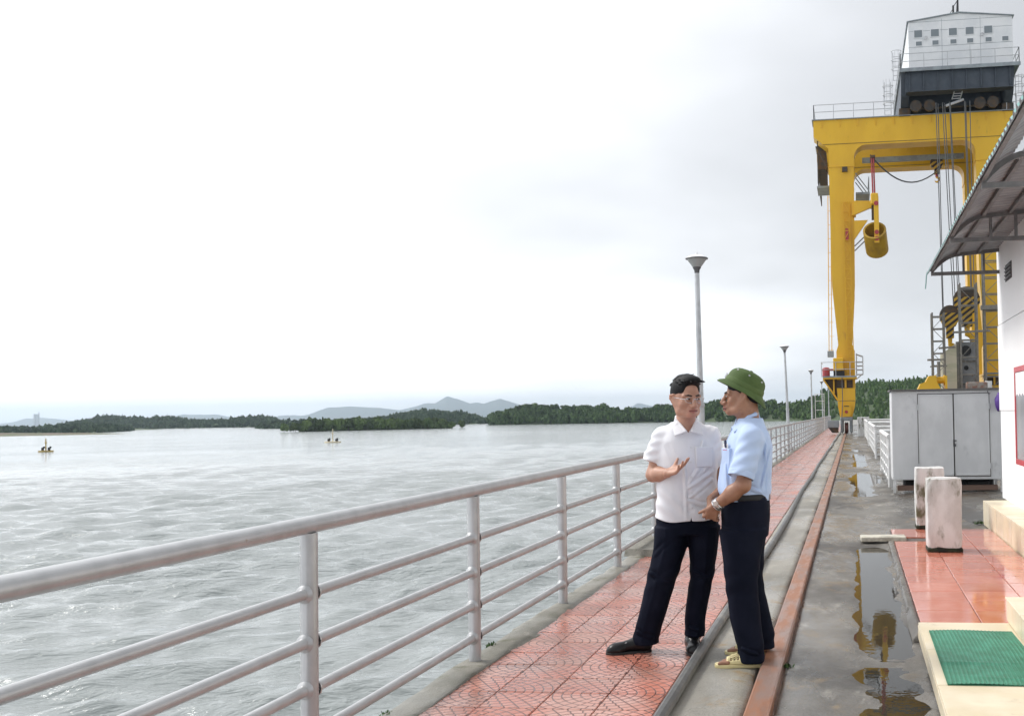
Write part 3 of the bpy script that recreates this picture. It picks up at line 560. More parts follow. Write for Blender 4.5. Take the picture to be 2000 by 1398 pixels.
# ================================================================== TERRACE, KERB, PLATE
tb = MB(); tb.box((1.02, 9.95, -.02), (1.2, 6.16, .05)); tw = tb.build('terrace', M['mortar'], loc=(1.0, 9.95, -.04)); tag(tw, kind='structure')
for k, w in enumerate((.405, .405, .36)):
    me = MB().box((0, 0, 0), (w-.005, .4, .02), bev=.003).mesh('tile', M['terrace'])
    for j in range(15):
        y = 6.92+.405*(j+.5); x = .425+(k*.405)+w/2
        if (j == 12 and k == 0): continue
        o = bpy.data.objects.new('tile', me); COL.objects.link(o); o.parent = tw; o.location = Vector((x, y, .012+rt.uniform(-.0006, .0006)))-base_of(tw); o.rotation_euler = (rt.uniform(-.002, .002), rt.uniform(-.002, .002), 0)
hsheet('drain_kerb', np.array([.362, .37, .385, .405, .42]), np.arange(6.92, 12.9, .05), lambda x, y: .012+.004*wnoise(x*4, y*4, 0, 31, 3, 2)-.03*(x < .366), M['concrete_dark'], .08, lambda X_, Y_: np.where(X_ < .38, wnoise(Y_, X_*0, 0, 33, 4, 7)*.01, 0))
pl = MB(); pl.box((.31, 12.08, .022), (.5, .26, .055), bev=.008, rz=.03); tag(pl.build('cover_plate', M['stone_plate'], loc=(.31, 12.08, 0)), 'worn pale stone slab laid across the drain beside the red terrace', 'slab')
# ================================================================== STEPS WITH MAT
st = empty('step', (.66, 5.6, 0), 'low cream tiled step with a green mat on it', 'step', None)
b = MB(); b.box((.675, 5.3, .045), (.55, 3.18, .088)); b.build('core', M['grout_dark'], st)
for i in range(4):
    y = 6.9-.785*(i+.5)
    MB().box((.672, y, .094), (.566, .774, .014), bev=.003).build('tread_tile', M['cream'], st)
    MB().box((.392, y, .042), (.012, .774, .084), bev=.002).build('riser_tile', M['cream'], st)
MB().box((.67, 6.896, .042), (.55, .012, .084), bev=.002).build('end_tile', M['cream'], st)
st2 = empty('step', (1.3, 5.6, 0), 'higher cream tiled step beside the matted step, leading to the door', 'step', None)
b = MB(); b.box((1.5, 5.3, .12), (1.08, 3.3, .236)); b.build('core', M['grout_dark'], st2)
for i in range(5):
    y = 6.97-.62*(i+.5)
    for xx in (1.21, 1.76): MB().box((xx, y, .246), (.542, .608, .014), bev=.003).build('tread_tile', M['cream'], st2)
    MB().box((.952, y, .172), (.012, .614, .132), bev=.002).build('riser_tile', M['cream'], st2)
MB().box((1.45, 6.966, .12), (.97, .012, .236), bev=.002).build('end_tile', M['cream'], st2)
gm = empty('door_mat', (.69, 6, .101), 'ribbed green plastic mat lying on the low cream step', 'mat')
def mat_z(u, v): return .1065+.004*math.sin(u*5+v*3)*math.sin(v*4+1)+.012*math.exp(-((v-.32-.05*u)/.02)**2)*(1-u)+.008*math.exp(-((v-.12+.04*u)/.015)**2)*u
mx0, mx1, my0, my1 = .435, .925, 5.33, 6.62; V_ = []; F_ = []; nu, nv = 2, 130
b = MB()
n1 = 66; n2 = 90
for i in range(n1+1):
    for j in range(n2+1):
        u, v = i/n1, j/n2; V_.append((mx0+(mx1-mx0)*u+.01*math.sin(v*3), my0+(my1-my0)*v, mat_z(u, v)+(.003 if i % 3 == 0 else 0)))
for i in range(n1):
    for j in range(n2): a = i*(n2+1)+j; F_.append((a, a+n2+1, a+n2+2, a+1))
b.add(V_, F_); b.build('ribbed_sheet', M['mat_green'], gm, recalc=False)
b = MB(); b.box((.68, 5.975, .103), (.488, 1.288, .004)); b.build('backing', M['mat_green'], gm)
# ================================================================== BUILDING
bd = empty('building', (4, 8, 0), 'white plastered service building beside the deck', 'building')
wx = 1.905
b = MB(); b.prism([(wx, 2), (8, 2), (8, 14.12), (wx, 14.12)], 'z', .3, 1.43); b.build('lower_wall', M['plaster'], bd)
b = MB(); b.prism([(wx-.012, 2), (8, 2), (8, 14.135), (wx-.012, 14.135)], 'z', 1.43, 2.52); b.build('middle_wall', M['plaster'], bd)
b = MB(); b.prism([(wx-.006, 2), (8, 2), (8, 14.13), (wx-.006, 14.13)], 'z', 2.532, 3.62); b.build('upper_wall', M['plaster'], bd)
b = MB(); b.prism([(wx+.01, 2), (7.9, 2), (7.9, 14.1), (wx+.01, 14.1)], 'z', 2.5, 2.55); b.build('joint_line', M['grout_dark'], bd)
vn = MB(); vn.box((wx-.003, 13.1, 3.1), (.02, .5, .2)); v_ = vn.build('vent', M['dark_hole'], bd)
for q in range(4): MB().box((wx-.018, 13.1, 3.03+.045*q), (.02, .48, .012), rx=0).build('slat', M['bracket'], v_)
b = MB(); b.box((4.9, 8.05, .14), (6.3, 12.0, .31)); b.build('foundation', M['grout_dark'], bd)
pn = empty('plinth', (1.75, 11, 0), 'cream tiled plinth along the foot of the white building', 'plinth')
b = MB(); b.box((1.765, 10.4, .145), (.3, 6.54, .29)); b.build('core', M['grout_dark'], pn)
for i in range(11):
    y = 13.68-.6*(i+.5); MB().box((1.609, y, .145), (.012, .588, .285), bev=.002).build('face_tile', M['cream'], pn); MB().box((1.755, y, .296), (.306, .588, .014), bev=.003).build('top_tile', M['cream'], pn)
MB().box((1.765, 13.676, .145), (.29, .012, .285), bev=.002).build('end_tile', M['cream'], pn)
# small weeds at the plinth corner
b = MB(); rs2 = random.Random(3)
for i in range(60):
    p = Vector((1.56+rs2.uniform(-.07, .06), 13.72+rs2.uniform(-.1, .06), .01)); d = Vector((rs2.uniform(-1, 1), rs2.uniform(-1, 1), rs2.uniform(.3, 1.2))).normalized()*rs2.uniform(.02, .06); s = d.cross(Vector((0, 0, 1))).normalized()*.008
    b.add([p-s, p+s, p+d], [(0, 1, 2)])
tag(b.build('weed', M['leaf_dark'], loc=(1.56, 13.72, 0), recalc=False), 'small weed growing at the corner of the cream plinth', 'weed')
# hose cabinet
hc = empty('fire_cabinet', (1.85, 11.5, .8), 'red framed fire hose cabinet with glass door on the white wall', 'fire cabinet')
ya, yb, za, zb, xf = 10.97, 11.98, .84, 1.9, 1.78
b = MB(); b.box((wx-.07, (ya+yb)/2, (za+zb)/2), (.1, yb-ya-.02, zb-za-.02)); b.build('back_box', M['red_paint'], hc)
for nm, c, d in (('frame', (xf, (ya+yb)/2, zb-.03), (.03, yb-ya, .06)), ('frame', (xf, (ya+yb)/2, za+.03), (.03, yb-ya, .06)), ('frame', (xf, ya+.09, (za+zb)/2), (.03, .18, zb-za-.122)), ('frame', (xf, yb-.03, (za+zb)/2), (.03, .06, zb-za-.122))):
    MB().box(c, d, bev=.004).build(nm, M['red_paint'], hc)
MB().box((xf+.028, (ya+yb)/2, (za+zb)/2), (.055, yb-ya, zb-za)).build('side_box', M['red_paint'], hc)
MB().box((xf-.003, (ya+.18+yb-.06)/2, (za+zb)/2), (.008, yb-ya-.244, zb-za-.124)).build('pane', M['glass'], hc)
b = MB(); pz = zb-.32; b.add([(xf-.009, ya+.19, zb-.065), (xf-.009, yb-.07, zb-.065)]+[(xf-.009, yb-.07-(yb-ya-.26)*i/8, pz+(.03 if i % 2 else 0)) for i in range(9)], [tuple(range(11))]); b.build('notice', M['paper'], hc, recalc=False)
# ================================================================== AWNING
aw = empty('awning', (1.5, 10, 3.3), 'corrugated awning with teal edge over the white building side', 'awning')
def prof(u, ov=0):
    # u 0 at outer edge .. 1 at wall: (X, z)
    x = 1.0+u*(wx-1.0); z = 3.22+.24*(1-max(0, 1-u/.42)**2)+.07*u; return x, z
pitch = .13
def sheet(y0, y1, u1, dz):
    b = MB(); ny = max(4, int((y1-y0)/(pitch/6))); nu = 14
    for s in (0, 1):
        V = []; 
        for i in range(nu+1):
            x, z = prof(i/nu*u1)
            for j in range(ny+1):
                y = y0+(y1-y0)*j/ny; w = max(-1, min(1, 1.6*math.sin(2*math.pi*y/pitch))); V.append((x-(0.006 if i == 0 else 0)*(.5+.5*w), y, z+.012*w+dz-(.004 if s else 0)))
        F = [(i*(ny+1)+j, (i+1)*(ny+1)+j, (i+1)*(ny+1)+j+1, i*(ny+1)+j+1) for i in range(nu) for j in range(ny)]
        b.add(V, F if s == 0 else [f[::-1] for f in F], s)
    return b.build('sheet', [M['teal_sheet'], M['under_sheet']], aw, smooth=True, recalc=False)
ys_ = [14.0, 12.95, 11.9, 10.85, 9.8, 8.78, 7.7, 6.6, 5.5, 4.4, 3.3]
for i in range(len(ys_)-1): sheet(ys_[i+1]-.05, ys_[i], 1.0 if i < 5 else .34, .006*(i % 2))
# overlap strips of teal at the lip
for y in (13.9, 11.2, 8.5, 5.8):
    b = MB(); pts = [(*prof(u),) for u in np.linspace(.05, 1, 16)]
    for (xa, za_), (xb, zb_) in zip(pts[:-1], pts[1:]): b.bar((xa, y, za_-.05), (xb+.004, y, zb_-.05), .035, .045)
    b.build('rafter', M['bracket'], aw)
    MB().bar((1.04, y, 3.2), (wx+.03, y, 3.2), .035, .045).build('chord', M['bracket'], aw)
    for u in (.5, .78): x, z = prof(u); MB().bar((x, y, 3.21), (x, y, z-.05), .03).build('strut', M['bracket'], aw)
for u in (.06, .42, .72):
    x, z = prof(u); MB().bar((x, 3.3, z-.035), (x, 13.95, z-.035), .035, .035).build('purlin', M['bracket'], aw)
b = MB(); b.path([(1.0, 13.98, 3.24), (.985, 13.98, 3.18), (.98, 13.98, 3.1), (.97, 13.98, 3.02)], .008, 6); b.build('loose_strip', M['teal_sheet'], aw)
# ================================================================== STEEL CABINET
cb = empty('steel_cabinet', (1.65, 19.5, 0), 'grey white steel cabinet with two doors on short legs', 'cabinet')
x0_, x1_, yf = .69, 2.62, 19.2
b = MB(); b.box(((x0_+x1_)/2, yf+.45, 1.0), (x1_-x0_, .9, 1.58), bev=.01); b.build('body', M['cab'], cb)
b = MB(); b.box(((x0_+x1_)/2, yf+.44, 1.806), (x1_-x0_+.06, 1.0, .03)); b.build('top_edge', M['cab_dark'], cb)
for x in (1.15, 1.775): 
    MB().box((x+.31, yf-.0005, 1.0), (.63, .006, 1.48)).build('door_gap', M['cab_dark'], cb)
    d = MB().box((x+.31, yf-.008, 1.0), (.6, .02, 1.45), bev=.006).build('door', M['cab'], cb)
    for (dx, dz, sx, sz) in ((0, .7, .58, .02), (0, -.7, .58, .02), (-.29, 0, .02, 1.4), (.29, 0, .02, 1.4)): MB().box((x+.31+dx, yf-.02, 1.0+dz), (sx, .008, sz)).build('door_edge', M['cab'], d)
    for z in (.45, 1.5): MB().tube((x+(.0 if x < 1.5 else .62), yf-.025, z-.05), (x+(.0 if x < 1.5 else .62), yf-.025, z+.05), .012, 8).build('hinge', M['galv'], d)
b = MB(); b.box((1.765, yf-.028, .86), (.02, .02, .12)); b.box((1.79, yf-.03, .9), (.05, .02, .02)); b.box((1.785, yf-.04, .82), (.035, .02, .045)); b.build('lock', M['lamp_dark'], cb)
for x, y in ((x0_+.03, yf+.03), (x1_-.03, yf+.03), (x0_+.03, yf+.87), (x1_-.03, yf+.87)): MB().box((x, y, .12), (.05, .05, .28)).build('leg', M['white_paint'], cb)
b = MB(); b.box((1.65, yf+.15, .06), (1.75, .12, .09)); tag(b.build('timber', mat('old_timber', (.2, .13, .1), .8), loc=(1.65, yf+.15, 0)), 'old timber beam lying under the steel cabinet', 'timber')
b = MB(); b.box((1.7, yf+.6, .12), (1.6, .4, .2), bev=.03); b.box((2.2, yf+.35, .1), (.4, .25, .16), bev=.03); tag(b.build('storage_box', M['black'], loc=(1.7, yf+.6, 0)), 'black box pushed beneath the steel cabinet', 'box')
b = MB(); b.path([(2.37, yf-.03, 1.77), (2.37, yf-.05, 1.73), (2.39, yf-.06, 1.71), (2.41, yf-.05, 1.73)], .008, 6); b.build('hook', M['lamp_dark'], cb)
bm0 = bmesh.new(); bmesh.ops.create_icosphere(bm0, subdivisions=3, radius=1)
for v in bm0.verts:
    f = 1+.12*math.sin(7*v.co.x+3*v.co.z)+.1*math.sin(9*v.co.y+5*v.co.z); v.co = Vector((v.co.x*.075*f, v.co.y*.06*f, (v.co.z*.12-(.0 if v.co.z < .4 else -(v.co.z-.4)*.12))*f))+Vector((2.555, yf-.09, 1.54))
me = bpy.data.meshes.new('plastic_bag'); bm0.to_mesh(me); bm0.free(); me.materials.append(M['purple']); me.polygons.foreach_set('use_smooth', [True]*len(me.polygons))
tag(link_mesh('plastic_bag', me, loc=(2.555, yf-.09, 1.42)), 'purple plastic bag hanging on the steel cabinet beside the wall', 'bag')
# ================================================================== CONCRETE BOLLARDS
def bollard(x, y, lab, seed):
    r_ = random.Random(seed); o = empty('concrete_bollard', (x+.17, y, 0), lab, 'bollard', 'limewashed bollards on the terrace')
    bm0 = bmesh.new(); bmesh.ops.create_cube(bm0, size=1)
    bmesh.ops.subdivide_edges(bm0, edges=bm0.edges, cuts=9, use_grid_fill=True)
    for v in bm0.verts:
        p = v.co.copy(); n = Vector((math.copysign(1, p.x) if abs(p.x) > .49 else 0, math.copysign(1, p.y) if abs(p.y) > .49 else 0, math.copysign(1, p.z) if abs(p.z) > .49 else 0))
        e = sum(abs(q) > .49 for q in p); w = wnoise(p.x*2, p.y*2, p.z*4, seed, 3, 2.2)*.005
        v.co = Vector((x+.172+p.x*.345, y+.16+p.y*.32, .41+p.z*.7))-n*(.006*(e-1)+max(0, e-1)*max(0, r_.gauss(0, .004)))+n*w
    me = bpy.data.meshes.new('pillar'); bm0.to_mesh(me); bm0.free(); me.materials.append(M['limewash']); me.polygons.foreach_set('use_smooth', [True]*len(me.polygons)); me.set_sharp_from_angle(angle=R(40)); link_mesh('pillar', me, o)
    MB().box((x+.172, y+.16, .04), (.35, .325, .05), bev=.012).build('mossy_foot', M['moss'], o)
bollard(.724, 10.86, 'mossy limewashed concrete bollard standing nearer the green mat', 1); bollard(.735, 12.96, 'cleaner limewashed concrete bollard standing nearer the steel cabinet', 2)
# ================================================================== WHITE SLOT RAILINGS BY THE CABINET
def slot_rail(y0, y1, lab, x=.68, nbar=5):
    o = empty('slot_railing', (x, y0, 0), lab, 'railing', 'white railings round the gate slots')
    for y in (y0, y1): MB().tube((x, y, 0), (x, y, .92), .035, 10).build('post', M['white_paint'], o, True)
    for i in range(1, nbar): y = y0+(y1-y0)*i/nbar; MB().tube((x, y, .08), (x, y, .92), .024, 8).build('baluster', M['white_paint'], o, True)
    b = MB(); b.tube((x, y0-.06, .955), (x, y1+.06, .955), .047, 12); b.build('top_rail', M['white_paint'], o, True)
    for z in (.12, .32, .52, .72): MB().tube((x, y0, z), (x, y1, z), .02, 8).build('rail', M['white_paint'], o, True)
    for y in (y0, y1):
        MB().tube((x, y, .955), (9, y, .955), .047, 10).build('cross_top_rail', M['white_paint'], o, True)
        for z in (.12, .32, .52, .72): MB().tube((x, y, z), (9, y, z), .02, 6).build('cross_rail', M['white_paint'], o, True)
        for xx in np.arange(2.6, 9.1, 1.9): MB().tube((xx, y, 0), (xx, y, .92), .03, 8).build('post', M['white_paint'], o, True)
slot_rail(19.9+.55, 26.0, 'white pipe railing round the gate slot right beside the steel cabinet'); slot_rail(32.5, 45, 'white pipe railing round the middle gate slot', nbar=9); slot_rail(48, 60, 'white pipe railing round the gate slot nearest the crane', nbar=9)
b = MB(); b.box((.62, 63, .55), (.7, .5, 1.1), bev=.02); tag(b.build('concrete_block', M['limewash'], loc=(.62, 63, 0)), 'pale concrete block beyond the last white slot railing', 'block')
b = MB(); b.box((8.5, 118, .2), (13, .4, .5)); tag(b.build('boundary_wall', mat('brown_wall', (.14, .1, .085), .9, c2=(.25, .2, .17), scale=1.5), loc=(10, 118, 0)), 'low brown boundary wall at the far end of the deck', 'wall')
# ================================================================== BUOYS
M['buoy_dark'] = mat('buoy_dark', (.03, .03, .03), .7); M['buoy_yellow'] = mat('buoy_yellow', (.5, .36, .07), .5, c2=(.25, .17, .06), scale=4); M['buoy_pale'] = mat('buoy_pale', (.66, .58, .4), .6)
def buoy(x, y, w, h, pale, lab):
    o = empty('buoy', (x, y, -3), lab, 'buoy', 'marker buoys on the lake'); z = -2.95
    MB().lathe((x, y, z-.15), [(0, 0), (w*.46, 0), (w*.5, .12), (w*.48, .34), (0, .36)], 16).build('float', M['buoy_yellow' if not pale else 'buoy_pale'], o)
    MB().tube((x, y, z+.2), (x, y, z+h), .11, 8, .08).build('mast', M['buoy_pale' if pale else 'buoy_yellow'], o)
    MB().lathe((x, y, z+h*.62), [(0, 0), (.2, .05), (.2, .2), (0, .25)], 10).build('marker', M['buoy_yellow' if not pale else 'buoy_pale'], o)
    for s in (-1, 1): MB().box((x+s*w*.26, y, z+.45), (w*.16, .3, .5), bev=.05).build('drum', M['buoy_dark'], o); MB().box((x+s*w*.26, y+.3, z+.7), (w*.1, .2, .3)).build('drum', M['buoy_dark'], o)
buoy(-134.5, 162, 2.3, 2.2, False, 'dark yellow buoy with a mast floating off the wooded far shore'); buoy(-103.5, 201, 3.2, 2.7, True, 'pale buoy with two dark drums floating before the small island')

# ================================================================== GANTRY CRANE
M['crane'] = mat('crane_yellow', (.76, .45, .02), .4, c2=(.7, .4, .016), scale=.8, lo=.4, hi=.7, c3=(.36, .2, .03), s3=2.2, l3=.62, h3=.8, stretch=(1, 1, .35))
M['crane_dark'] = mat('crane_shadow_steel', (.05, .045, .04), .7, c2=(.1, .06, .03), scale=3); M['steel_grey'] = mat('steel_grey', (.28, .32, .34), .5, c2=(.2, .22, .24), scale=2)
M['slate'] = mat('slate_steel', (.034, .047, .065), .5, c2=(.05, .065, .085), scale=1.2); M['house'] = mat('house_white', (.74, .75, .76), .55, c2=(.64, .66, .68), scale=.7, c3=(.5, .42, .36), s3=1.8, l3=.68, h3=.82)
M['win_glass'] = mat('window_glass', (.2, .23, .25), .1); M['red_machine'] = mat('red_machine', (.42, .05, .06), .5, c2=(.3, .05, .05), scale=4); M['wheel'] = mat('wheel_iron', (.12, .05, .04), .6)  # window panes: sky reflection put into the base colour as a lighter tone
M['ochre'] = mat('ochre_paint', (.4, .25, .02), .5, c2=(.3, .18, .02), scale=2); M['cable'] = mat('cable', (.055, .06, .065), .5); M['rope'] = mat('wire_rope', (.12, .125, .13), .55)
cx, Y1, Y2, TH = -.4, 68.3, 75.2, 1.4
gc = empty('gantry_crane', (4.2, 72, 0), 'tall yellow gantry crane standing over the deck', 'crane')
GX = 9.25
def arc(cx_, cz, r, a0, a1, n=8): return [(cx_+r*math.cos(R(a0+(a1-a0)*i/n)), cz+r*math.sin(R(a0+(a1-a0)*i/n))) for i in range(n+1)]
for yy in (Y1, Y2):
    li, ri = .42, cx+GX-.82
    poly = [(-2.14, 20.2), (-2.14, 19.15), (-1.2, 18.35), (-1.2, 17.2), (li, 17.2)]+[(li, 17.7)]+arc(li+.8, 17.7, .8, 180, 90)[1:]+arc(ri-.8, 17.7, .8, 90, 0)+[(ri, 17.2), (cx+GX+.8, 17.2), (cx+GX+.8, 18.35), (cx+GX+1.74, 19.15), (cx+GX+1.74, 20.2)]
    g = MB().prism(poly, 'y', yy, yy+TH).build('girder', M['crane'], gc)
    fl = MB(); fl.box((4.22, yy+TH/2, 20.22), (12.9, TH+.25, .05)); fl.build('top_flange', M['steel_grey'], g)
    for x in np.arange(-1.6, 10.5, 1.15): MB().box((x, yy-.03, 19.95), (.05, .07, .48)).build('stiffener', M['crane'], g)
    MB().box((4.2, yy-.012, 18.62), (11.5, .03, .025)).build('seam', M['crane_dark'], g)
    for c0 in (cx, cx+GX):
        lp = [(c0-.8, 17.2), (c0+.8, 17.2), (c0+.72, 9.5), (c0+.46, 5.7), (c0+.62, 5.3), (c0+.62, 2.92), (c0-.55, 2.92), (c0-.55, 5.3), (c0-.42, 5.7), (c0-.74, 9.5)]
        MB().prism(lp, 'y', yy+.03, yy+TH-.03).build('leg', M['crane'], gc)
        MB().box((c0, yy+TH/2, 17.17), (1.68, TH+.06, .06)).build('leg_flange', M['crane'], gc)
for c0, s in ((cx, -1), (cx+GX, 1)):
    xo = c0+s*1.25
    MB().box((xo, (Y1+Y2+TH)/2, 18.2), (.5, Y2-Y1-TH, 1.7)).build('end_tie', M['crane_dark'], gc)
    MB().box((c0, (Y1+Y2+TH)/2, 3.3), (.9, Y2-Y1-TH, .72)).build('sill_beam', M['crane'], gc)
    fr = MB()
    for z in (16.3, 17.2): fr.bar((c0+s*1.5, Y1+.3, z), (c0+s*1.5, Y2+1, z), .06)
    for y in (Y1+.3, Y1+2, Y2+1):
        fr.bar((c0+s*1.5, y, 16.2), (c0+s*1.5, y, 19), .07); fr.bar((c0+s*.9, y, 17.2), (c0+s*1.6, y, 18.6), .08)
    fr.build('side_frame', M['crane_dark'], gc)
    MB().box((c0+s*1.2, Y1+2.2, 16.1), (.8, 2.6, .12)).build('side_platform', M['steel_grey'], gc)
MB().box((.95, Y1+2.3, 15.55), (.9, 3, .14)).build('side_platform', M['steel_grey'], gc)
b = MB()
for y in (Y1+.9, Y1+2.3, Y1+3.7): b.bar((1.35, y, 15.6), (1.35, y, 16.6), .05); b.bar((.5, y, 16.9), (1.35, y, 15.7), .06)
b.bar((1.35, Y1+.9, 16.6), (1.35, Y1+3.7, 16.6), .05); b.build('platform_rail', M['steel_grey'], gc)
# feet: platform, machinery, bogies
def foot(c0, s):
    yf = Y1-.05
    MB().box((c0-s*.36, Y1+.6, 3.58), (2.15, 2.4, .12)).build('foot_platform', M['crane'], gc)
    MB().box((c0-s*.36, yf-.56, 3.66), (2.15, .06, .1)).build('foot_edge', M['steel_grey'], gc)
    MB().prism([(c0-s*1.4, 3.52), (c0+s*.6, 3.52), (c0+s*.6, 2.9), (c0-s*.5, 2.9), (c0-s*.6, 2.1), (c0-s*.75, 2.35)], 'y', Y1+.1, Y1+.16).build('gusset_shade', M['crane_dark'], gc); MB().bar((c0-s*1.4, Y1-.02, 3.5), (c0-s*.5, Y1-.02, 2.15), .1).build('gusset_stay', M['crane'], gc); MB().bar((c0-s*.75, Y1-.02, 3.5), (c0-s*.75, Y1-.02, 2.6), .09).build('gusset_stay', M['crane'], gc)  # dark set-back plate paints in the shade of an open frame
    MB().box((c0-.05, Y1+.3, 3.2), (1.0, .8, .5)).build('platform_gap_shade', M['crane_dark'], gc); MB().bar((c0+.0, Y1-.14, 3.52), (c0+.0, Y1-.14, 2.95), .12).build('gusset_stay', M['crane'], gc)  # dark box paints in the shaded gap between platform and foot block
    MB().prism([(c0-.55, 2.92), (c0+.6, 2.92), (c0+.6, 2.14), (c0-.5, 2.14)], 'y', yf-.35, yf+1.45).build('foot_block', M['crane'], gc)
    MB().prism([(c0-.52, 2.11), (c0+.6, 2.11), (c0+.56, 1.75), (c0+.38, 1.08), (c0-.38, 1.08), (c0-.5, 1.75)], 'y', yf-.3, yf+1.4).build('foot_block', M['crane'], gc)
    gb = MB().prism([(c0-.28, 1.85), (c0+.32, 1.85), (c0+.32, 1.3), (c0+.2, 1.12), (c0-.2, 1.12), (c0-.28, 1.3)], 'y', yf-.55, yf-.28).build('gearbox', M['crane'], gc)
    MB().lathe((c0+.02, yf-.56, 1.42), [(0, 0), (.1, 0), (.1, .03), (0, .03)], 12, ax=(0, -1, 0)).build('gearbox_badge', M['red_machine'], gb)
    MB().box((c0+.04, yf-.56, 1.78), (.3, .05, .05)).build('gearbox_slot', M['crane_dark'], gb)
    for dy in (-.2, 1.6):
        MB().lathe((c0-.11, yf+dy, .39), [(0, 0), (.3, 0), (.36, .03), (.36, .06), (.33, .08), (.33, .16), (.36, .18), (.36, .21), (.3, .23), (0, .23)], 24, ax=(1, 0, 0)).build('wheel', M['wheel'], gc, True)
        for sx in (-1, 1): MB().box((c0+.02+sx*.29, yf+dy, .5), (.2, .8, .86), bev=.08).build('bogie', M['steel_grey'], gc)
        MB().box((c0+.02, yf+dy, .97), (.8, .84, .24), bev=.04).build('bogie_head', M['steel_grey'], gc)
    if s > 0:
        MB().box((c0-.82, yf-.3, .66), (.72, .5, .46), bev=.02).build('drive_box', M['steel_grey'], gc); MB().prism([(c0-1.15, .43), (c0-.5, .43), (c0-.5, .1), (c0-.9, .1)], 'y', yf-.5, yf-.1).build('rail_guard', M['crane_dark'], gc)
foot(cx, 1); foot(cx+GX, -1)
MB().box((-.84, Y1-.3, 4.45), (.64, .6, .8), bev=.03).build('machine_hood', M['crane'], gc); MB().box((-.8, Y1-.25, 3.86), (.7, .5, .38)).build('machine_base', M['black'], gc)
MB().lathe((-1.62, Y1-.25, 3.68), [(0, 0), (.24, 0), (.24, .5), (.2, .56), (.08, .6), (0, .6)], 14).build('motor', M['red_machine'], gc, True)
MB().tube((-1.4, Y1-.25, 4.12), (-1.1, Y1-.25, 4.12), .07, 8).build('motor_shaft', M['red_machine'], gc)
b = MB()
for x in (-1.9, -1.0, -.1, .28): b.bar((x, Y1-.62, 3.65), (x, Y1-.62, 4.6), .045)
for z in (4.13, 4.58): b.bar((-1.9, Y1-.62, z), (.3, Y1-.62, z), .035)
for z in (4.13, 4.58): b.bar((-1.9, Y1-.62, z), (-1.9, Y1+1.6, z), .035)
b.build('foot_railing', M['galv'], gc)
b = MB()
for x in (.32, .72): b.path([(x if x > .5 else .32, Y1+.2, 5.15 if x < .5 else 4.95), (x, Y1+.2, 3.85)], .035, 6)
for z in (3.8, 4.1, 4.35, 4.6, 4.95): b.path([(.3, Y1+.2, z+(.15 if z > 4.9 else 0)), (.72, Y1+.2, z), (.72, Y1+.8, z), (.3, Y1+.8, z+(.15 if z > 4.9 else 0))], .035, 6)
b.path([(.72, Y1+.2, 3.85), (.3, Y1+.2, 3.5)], .035, 6); b.build('ladder_cage', M['galv'], gc)
# lattice ladder on the leg, cables beside it
b = MB(); lx0, lx1, ly = -.36, .04, Y1-.12; zs_ = np.arange(3.7, 15.3, .62)
for i, z in enumerate(zs_):
    xo = -.1*(1-(z-3.7)/11.6)*-1.2
    b.bar((lx0+xo, ly, z), (lx1+xo, ly, z), .045); 
    if i: b.bar((lx0+xp, ly, zs_[i-1]), (lx0+xo, ly, z), .05); b.bar((lx1+xp, ly, zs_[i-1]), (lx1+xo, ly, z), .05); b.bar(((lx0 if i % 2 else lx1)+xp, ly, zs_[i-1]), ((lx1 if i % 2 else lx0)+xo, ly, z), .035)
    b.bar((lx0+xo, ly, z), (lx0+xo, Y1+.05, z), .03)
    xp = xo
b.build('lattice_ladder', M['crane'], gc)
MB().box((-.12, ly+.03, 12.75), (.2, .04, .8)).build('warning_plate', M['red_machine'], gc)
MB().box((-.18, Y1-.08, 16.95), (.34, .2, .3)).build('bracket_light', M['crane_dark'], gc)
for x in (-1.42, -1.24): MB().tube((x, Y1+.4, 5.2), (x+.12, Y1+.4, 15.4), .028, 6).build('cable_pipe', M['crane'], gc)
MB().box((-1.32, Y1+.4, 5.15), (.4, .35, .4)).build('junction_box', M['steel_grey'], gc)
b = MB()
for z in np.arange(5.4, 15.4, .9): b.bar((-1.42+.12*(z-5.2)/10.2, Y1+.4, z), (-1.1, Y1+.4, z), .025)
b.build('pipe_clamps', M['crane'], gc)
b = MB(); b.path([(-.62, Y1-.68, 3.6), (-.6, Y1-.7, 2.2), (-.66, Y1-.75, 1.2), (-.72, Y1-.9, .3), (-.8, Y1-2.2, .06)], .03, 6); b.build('supply_cable', M['rope'], gc)
# walkway railing along the girder top
def railing(parent, pts, z, h, n, m, name='walkway_railing'):
    b = MB()
    for (xa, ya), (xb, yb) in zip(pts[:-1], pts[1:]):
        for q in (h*.5, h): b.bar((xa, ya, z+q), (xb, yb, z+q), .035)
        L_ = math.hypot(xb-xa, yb-ya); k = max(1, int(L_/n))
        for i in range(k+1): b.bar((xa+(xb-xa)*i/k, ya+(yb-ya)*i/k, z), (xa+(xb-xa)*i/k, ya+(yb-ya)*i/k, z+h), .04)
    return b.build(name, m, parent)
railing(gc, [(-2.1, Y2+1), (-2.1, Y1-.1), (3.0, Y1-.1)], 20.25, .92, 1.1, M['galv']); railing(gc, [(10.0, Y1-.1), (10.6, Y1-.1)], 20.25, .92, 1.1, M['galv'])
